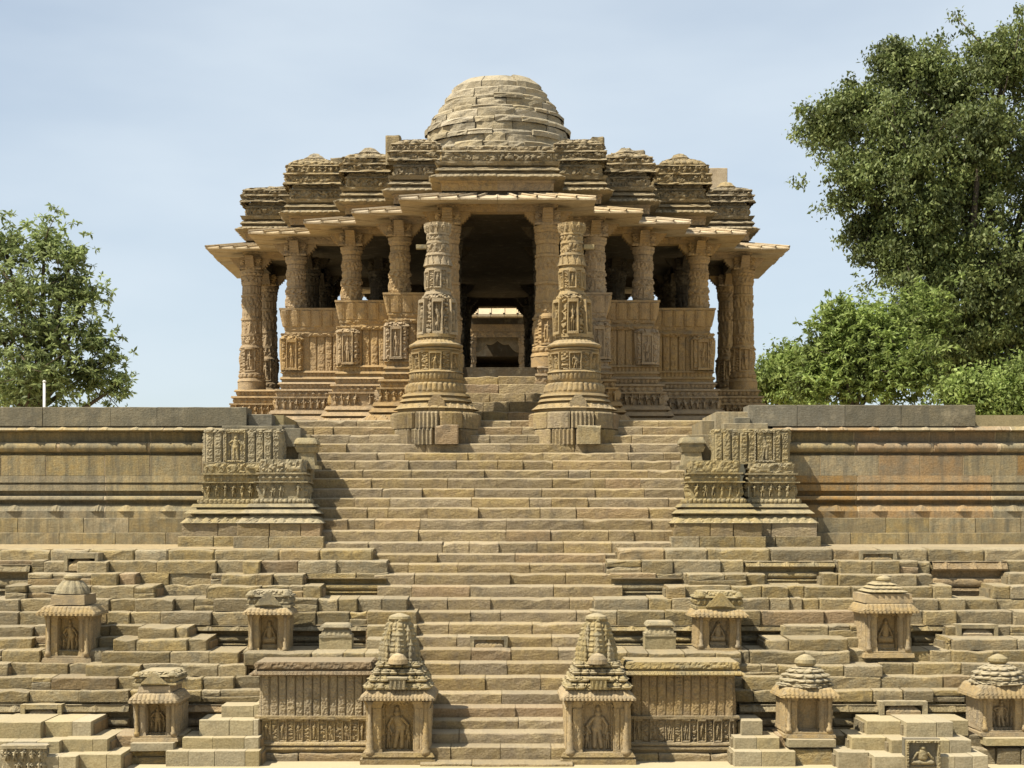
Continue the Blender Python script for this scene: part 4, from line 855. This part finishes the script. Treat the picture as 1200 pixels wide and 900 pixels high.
def great_shrine(label, pxc, seed, s_in):
    Y = 31.95; k = Y / F; x = X(pxc, Y); t = thing('spired_shrine', (x, Y, FLOOR), label, 'shrine', 'spired shrines at the foot of the stairway')
    hw = .66; mt = M['carved']; zb = FLOOR; rr = random.Random(seed)
    mb = MB(); pier(mb, x - hw, x + hw, Y, Y + 1.6, [(.1, .08, .08, 'p', .02, .3, 2), (.05, .03, .03, 'p', .01, .3, 1), (.08, .07, .02, 'p', .02, .3, 2)], zb, .04, seed); mb.build('base', M['step'], t)
    z0, z1 = zb + .2, Z(822, Y)
    for s in (-1, 1):
        xa, xb = sorted((x + s * .33, x + s * .62)); hz = z1 - z0
        mb = MB(); pier(mb, xa, xb, Y + .06, Y + 1.6, [(hz*.08, .03, .02, 'p', .01, .2, 1), (hz*.78, 0, 0, 'l', .03, .1, 26), (hz*.14, .0, .05, 'p', .01, .2, 3)], z0, .02, seed + s); mb.build('pilaster', mt, t)
        r = .058; cx = x + s * .55
        mb = MB(); mb.lathe(cx, Y + .02, [(r*1.7, z0-.02), (r*1.7, z0+hz*.06), (r*1.1, z0+hz*.1), (r*1.35, z0+hz*.2), (r, z0+hz*.26), (r*1.25, z0+hz*.33), (r*.8, z0+hz*.38), (r*1.1, z0+hz*.44), (r*.7, z0+hz*.5), (r*.9, z0+hz*.58), (r*.6, z0+hz*.62), (r*.6, z0+hz*.9), (r*1.3, z0+hz)], 14); mb.build('colonette', mt, t, True)
    mb = MB(); nich(mb, x, Y + .22, z0, .66, z1 - z0, seed, 'stand', depth=.11, nx=60, nz=96); mb.build('figure_relief', mt, t)
    MB().box(x - .62, x + .62, Y + .03, Y + 1.6, z1 - .003, z1 + .08).build('lintel', mt, t)
    ze, zt = Z(820, Y), Z(808, Y)
    mb = MB(); scalloped_eave(mb, x, .72, Y - .16, Y + 1.6, ze, zt, .16, .075, .035); mb.build('eave', mt, t)
    # pyramid of little cushions
    zt2 = Z(776, Y); h = (zt2 - zt) / 4; roof = None
    for q in range(4):
        w2 = .62 - .075 * q; y0 = Y - .06 + .09 * q
        mb = MB(); pier(mb, x - w2, x + w2, y0, Y + 1.3, [(h * .9, 0, -.03, 'c', .06, .14, 6)], zt + h * q, .02, seed + q)
        n = 6 - (q % 2)
        for i in range(n):
            cx = x - w2 * .9 + 2 * w2 * .9 * i / (n - 1); k2 = rr.uniform(.75, 1.1)
            mb.lathe(cx, y0 - .02, [(.05, zt + h*q + h*.12), (.085*k2, zt + h*q + h*.2), (.10*k2, zt + h*q + h*.42), (.05, zt + h*q + h*.52), (.065*k2, zt + h*q + h*.62), (.02, zt + h*q + h*.98*k2)], 9)
        for sx2 in (-1, 1):
            for i in range(3): mb.lathe(x + sx2 * w2 * .98, y0 + .2 + .28 * i, [(.06, zt + h*q + h*.15), (.10, zt + h*q + h*.45), (.05, zt + h*q + h*.6), (.015, zt + h*q + h)], 8)
        mb.build('roof_tier', M['lichen'], t)
    zc = Z(806, Y); yb = Y - .17
    mb = MB(); mb.box(x - .16, x + .16, yb, Y + .3, zt + .02, zt + h * 1.6); mb.box(x - .2, x + .2, yb - .03, Y + .3, zt + h * 1.6, zt + h * 1.85)
    for i in range(4): mb.box(x - .14 + i * .085, x - .11 + i * .085, yb - .02, yb + .05, zt + .06, zt + h * 1.5)
    mb.build('roof_window', M['lichen'], t)
    # curved spire with miniature spires
    zs0, zs1 = zt2 - .02, Z(724, Y); hh = zs1 - zs0; ys = Y + .62
    def spire(mb, cx, cy, r, za, hgt, n=40, sd=0, amp=.025):
        prof = []; rl = []; m_ = max(8, int(hgt / .035))
        for q in range(m_ + 1):
            v = q / m_; prof.append((r * (1 - .12 * v - .46 * v ** 2.8), za + hgt * v))
            rl.append([amp * (.5 + .5 * math.cos(i / n * 2 * math.pi * 4)) * 1.3 + amp * .9 * (1 if math.sin(q * 2.2) > 0 else 0) * (1 if math.sin(i * 2 * math.pi / n * 12) > -.3 else 0) for i in range(n)])
        mb.lathe(cx, cy, prof, n, np.array(rl), sq=.08)
    mb = MB(); spire(mb, x, ys, .32, zs0, hh * .95, 72, amp=.034); sp = mb.build('spire', M['lichen'], t)
    for dx, dy, r, hf in ((0, -.29, .17, .56), (-.32, -.05, .12, .46), (.32, -.05, .12, .46), (-.25, -.25, .10, .34), (.25, -.25, .10, .34), (-.19, -.2, .09, .66), (.19, -.2, .09, .66), (0, -.36, .09, .3)):
        mb = MB(); dx *= .94; dy *= .94; r *= .72; spire(mb, x + dx, ys + dy, r, zs0, hh * hf, 28, amp=.02); mb.lathe(x + dx, ys + dy, [(r * .62, zs0 + hh*hf), (r * .75, zs0 + hh*hf + .03), (r*.5, zs0 + hh*hf + .06), (.01, zs0 + hh*hf + .14)], 10); mb.build('miniature_spire', M['lichen'], sp)
    mb = MB(); mb.lathe(x, ys, [(.16, zs1 - .1), (.22, zs1 - .05), (.2, zs1), (.1, zs1 + .04), (.02, zs1 + .06)], 20, np.array([[.015 * abs(math.sin(i * math.pi / 2.5)) for i in range(20)]] * 5)); mb.build('ribbed_cap', M['lichen'], sp)
    mb = MB(); mb.lathe(x, Y + .14, [(.2, zt2 - .04), (.19, zt2 + .05), (.12, zt2 + .13), (.02, zt2 + .17)], 16); mb.build('dome_boss', M['carved'], t)
great_shrine('large spired shrine with standing figure left of the stair foot', 466, 31, 1)
great_shrine('large spired shrine with standing figure right of the stair foot', 701, 37, -1)

def panel(label, pa, pb, seed, broken):
    Y = 32.5; t = thing('carved_panel_wall', (X((pa+pb)/2, Y), Y, FLOOR), label, 'carved panel', 'carved panels beside the spired shrines')
    x0, x1 = X(pa, Y), X(pb, Y); z = FLOOR
    for k, (za, o) in enumerate(((.0, .12),)): course(t, 'foot_stone', M['step'], x0 - .08, x1 + .02, Y - .16, Y + 1.2, FLOOR - .01, FLOOR + .16, .6, 1.2, random.Random(seed), gap=.01, rough=.01, cham=.03)
    mb = MB(); pier(mb, x0, x1, Y, Y + 1.7, [(.05, .06, .06, 'p', .01, .3, 1), (.09, .10, .04, 'r', .04, .3, 4), (.07, .10, .05, 'r', .03, .3, 4), (.46, .0, .0, 'n', .07, .32, 26), (.06, .07, .07, 'p', .02, .3, 2)], FLOOR + .16, .02, seed); mb.build('base_frieze', M['step'], t)
    zz = FLOOR + .16 + .73; zt = Z(791, Y)
    mb = MB(); pier(mb, x0 + .05, x1 - .02, Y + .06, Y + 1.7, [(zt - zz, 0, 0, 'l', .05, .17, 60)], zz, .02, seed + 5); mb.build('pilaster_panel', M['step'], t)
    n = 1
    for i in range(n):
        a, b = x0 + (x1 - x0) * i / n, x0 + (x1 - x0) * (i + 1) / n
        mb = MB(); pier(mb, a + .006, b - .006, Y + .02, Y + 1.7, [(.03, .12, .16, 'w', .02, .08, 1), (.06, .17, .10, 'w', .03, .08, 3), (.05, .04, .04, 'p', .01, .2, 1), (.13, .08, .05, 'c', .03, .2, 5)], zt - .01, .025, seed + i); mb.build('cornice', M['terrace'], t)
panel('carved pilastered panel wall at the lower left beside the spired shrine', 303, 432, 61, True)
panel('carved pilastered panel wall at the lower right beside the spired shrine', 738, 862, 67, False)
# relief stones standing in front of the pale steps
def relief_stone(label, pa, pb, py0, Y, kind, seed):
    x0, x1 = X(pa, Y), X(pb, Y); t = thing('relief_stone', ((x0+x1)/2, Y, FLOOR), label, 'carved stone', 'carved relief stones at the foot of the tank')
    MB().box(x0, x1, Y + .1, Y + .34, FLOOR, Z(py0, Y)).jitter(.01).build('slab', M['grey'], t)
    mb = MB()
    if kind == 'seat': nich(mb, (x0+x1)/2, Y, FLOOR, x1 - x0, Z(py0, Y) - FLOOR - .02, seed, 'seat', depth=.16, nx=50, nz=50)
    else: pier(mb, x0, x1, Y, Y + .2, [(.22, 0, 0, 'f', .1, .2, 12), (.24, 0, 0, 'f', .12, .16, 16), (.06, .06, .06, 'p', .01, .2, 1)], FLOOR, .02, seed)
    mb.build('relief', M['lichen'], t)
relief_stone('frieze stone with rows of little figures at the bottom left corner', 4, 52, 873, 30.9, 'fig', 3)
relief_stone('relief stone of a seated figure at the bottom right', 1062, 1103, 866, 30.9, 'seat', 8)

# ------------------------------------------------------------------ trees
def tree(name, label, base, trunk_r, lobes, nleaf, leaf, mat, seed, droop=.3, clump=.75, twig=True, per_clump=60, spray=False, rag=.16, group='trees behind the terrace'):
    """lobes: (x, y, z, rx, ry, rz, weight) masses of the crown"""
    rng = np.random.default_rng(seed); t = thing(name, base, label, 'tree', group)
    base = np.array(base, float); mb = MB()
    top = np.mean([l[:3] for l in lobes], 0); fork = base + (top - base) * np.array([.4, .4, .35])
    pts = [base, base + (fork - base) * .5 + rng.normal(0, .15, 3) * (1, 1, 0), fork]
    for a, b, r0, r1 in zip(pts[:-1], pts[1:], (trunk_r, trunk_r * .8), (trunk_r * .8, trunk_r * .68)): mb.tube(a, b, r0, r1, 9)
    cl = []
    tot = sum(l[6] for l in lobes)
    for (x, y, z, rx, ry, rz, wt) in lobes:
        c = np.array((x, y, z)); mid = (fork + c) / 2 + rng.normal(0, .3, 3)
        mb.tube(fork, mid, trunk_r * .5, trunk_r * .32, 7); mb.tube(mid, c, trunk_r * .32, trunk_r * .16, 6)
        n = max(6, int(nleaf * wt / tot / per_clump))
        d = rng.normal(size=(n, 3)); d /= np.linalg.norm(d, axis=1)[:, None]; rad = rng.random(n) ** .5
        P = c + d * rad[:, None] * np.array((rx, ry, rz)) * (1 + rag * rng.normal(size=(n, 1)) * (rad[:, None] > .6))
        cl.append(P)
        if twig:
            for p in P[rng.random(n) < (.09 if spray else .22)]: m2 = (c + p) / 2 + rng.normal(0, .2, 3); mb.tube(c + (p - c) * .12, m2, trunk_r * .11, trunk_r * .07, 4); mb.tube(m2, p, trunk_r * .07, .015, 4)
    mb.build('trunk', M['bark'], t, True)
    P = np.vstack(cl); n = len(P); per = max(1, nleaf // n)
    sz = clump * rng.uniform(.6, 1.35, n)
    C = np.repeat(P, per, 0); S = np.repeat(sz, per); N = len(C)
    d = rng.normal(size=(N, 3)) * np.array((.6, .6, .45)); C = C + d * S[:, None]
    ax = rng.normal(size=(N, 3)); ax[:, 2] -= droop * 2; ax /= np.linalg.norm(ax, axis=1)[:, None]
    if spray:
        C = np.repeat(P, per, 0) + rng.normal(size=(N, 3)) * .05 * S[:, None]; ax = d / (np.linalg.norm(d, axis=1)[:, None] + 1e-9); ax[:, 2] -= droop * rng.random(N); ax /= np.linalg.norm(ax, axis=1)[:, None]
    up = rng.normal(size=(N, 3)) + np.array((0, 0, .9)); u = np.cross(ax, up); u /= np.linalg.norm(u, axis=1)[:, None] + 1e-9
    L = leaf * rng.uniform(.6, 1.3, N)[:, None]; W = L * (.3 if spray else .42)
    nrm = np.cross(u, ax)
    V = np.stack([C - u * W * .2, C + ax * L * .5 + u * W * .6 + nrm * L * .08, C + ax * L, C + ax * L * .5 - u * W * .6 + nrm * L * .08], 1).reshape(-1, 3)
    me = bpy.data.meshes.new('crown'); V = V - base
    me.vertices.add(len(V)); me.vertices.foreach_set('co', V.ravel()); me.loops.add(len(V)); me.loops.foreach_set('vertex_index', np.arange(len(V)))
    me.polygons.add(N); me.polygons.foreach_set('loop_start', np.arange(N) * 4); me.update(calc_edges=True); me.materials.append(mat)
    link_mesh('crown', me, t); return t
def lob(px, py, Y, rpx, rpy, wt, dy=0, ry=None):
    rpx *= 1.06; rpy *= 1.22
    Yd = Y + dy; return (X(px, Yd), Yd, Z(py, Yd), rpx * Yd / F, (ry or rpx * .9) * Yd / F, rpy * Yd / F, wt)
G = PLAZA
YT = 74
tree('old_tree', 'tall dark green spreading tree rising at the right edge', (X(1140, YT), YT, G), .55,
     [lob(1000,125,YT,48,28,.9), lob(975,150,YT,38,24,.6,1), lob(1070,85,YT,40,32,.8), lob(1045,70,YT,22,20,.3), lob(1110,110,YT,60,50,1.3,1.5), lob(1175,75,YT,55,45,1.2), lob(1250,90,YT,60,60,1.2),
      lob(1010,205,YT,45,36,.9,-1), lob(1070,190,YT,60,50,1.4,-1.5), lob(1140,210,YT,65,55,1.6), lob(1220,210,YT,70,70,1.5), lob(1020,270,YT,38,30,.7), lob(1060,300,YT,46,38,1.0,-1), lob(1130,310,YT,65,55,1.6,-1.5), lob(1200,320,YT,65,60,1.5,-1), lob(1290,260,YT,60,90,1.2),
      lob(1075,370,YT,40,34,.8), lob(1140,385,YT,55,42,1.2,-1), lob(1210,400,YT,55,45,1.2), lob(1110,425,YT,40,24,.6), lob(1150,440,YT,50,30,1.0), lob(1215,450,YT,50,30,1.0), lob(1095,250,YT,40,40,.8,-2), lob(1045,150,YT,34,30,.6,-1), lob(1150,150,YT,40,36,.8,-2)], 210000, .21, M['leaf_dark'], 4, .5, .42, rag=.30, per_clump=75)
tree('bright_tree', 'light green feathery tree between the hall and the dark tree', (X(990, 68), 68, G), .25,
     [lob(985,385,68,30,30,.9), lob(1025,400,68,46,42,1.3), lob(1060,435,68,45,34,1.0,-1), lob(1000,435,68,44,34,1.1), lob(958,450,68,34,24,.6), lob(1080,380,68,40,40,.9,2), lob(965,415,68,20,18,.3)], 48000, .25, M['leaf_bright'], 8, .6, .42, per_clump=14, spray=True, rag=.25)
tree('bright_tree', 'pale green low tree just right of the hall plinth', (X(915, 86), 86, G), .22,
     [lob(905,440,86,24,16,.7), lob(930,425,86,26,18,.8), lob(935,452,86,36,20,.9), lob(895,455,86,18,14,.4)], 16000, .25, M['leaf_bright'], 12, .4, .5)
tree('bushy_tree', 'bright low bush under the dark tree at the right edge', (X(1165, 62), 62, G), .2,
     [lob(1150,470,62,32,22,.9), lob(1190,462,62,38,26,1.1), lob(1225,455,62,40,34,1.0), lob(1130,455,62,26,18,.5), lob(1175,488,62,40,14,.6)], 32000, .19, M['leaf_bright'], 15, .3, .42)
YL = 76
tree('leafy_tree', 'airy olive-green tree rising behind the wall at far left', (X(20, YL), YL, G), .34,
     [lob(5,290,YL,38,30,.7), lob(52,285,YL,34,26,.6), lob(85,300,YL,22,16,.25), lob(20,340,YL,50,34,.9,-1), lob(75,335,YL,38,28,.7), lob(105,345,YL,20,18,.25), lob(0,395,YL,55,36,.9), lob(60,390,YL,52,34,1.0,-1), lob(108,395,YL,26,24,.4), lob(40,440,YL,60,30,1.1,-1.5), lob(100,440,YL,42,26,.7), lob(138,452,YL,20,18,.22), lob(-50,360,YL,50,70,1.0), lob(128,420,YL,18,16,.14), lob(20,462,YL,60,18,.7)], 28000, .29, M['leaf_left'], 21, .5, .42, per_clump=11, spray=True, rag=.42)
p = thing('metal_post', (X(52, 47), 47, PLAZA), 'thin pale metal post behind the wall at far left', 'post')
mb = MB(); mb.lathe(X(52, 47), 47, [(.07, PLAZA), (.07, PLAZA + .1), (.045, PLAZA + .14), (.04, Z(448, 47))], 10); mb.build('pole', M['pole'], p, True)
MB().lathe(X(52, 47), 47, [(.05, Z(448, 47)), (.055, Z(447, 47)), (.02, Z(445.5, 47))], 10).build('cap', M['pole'], p)
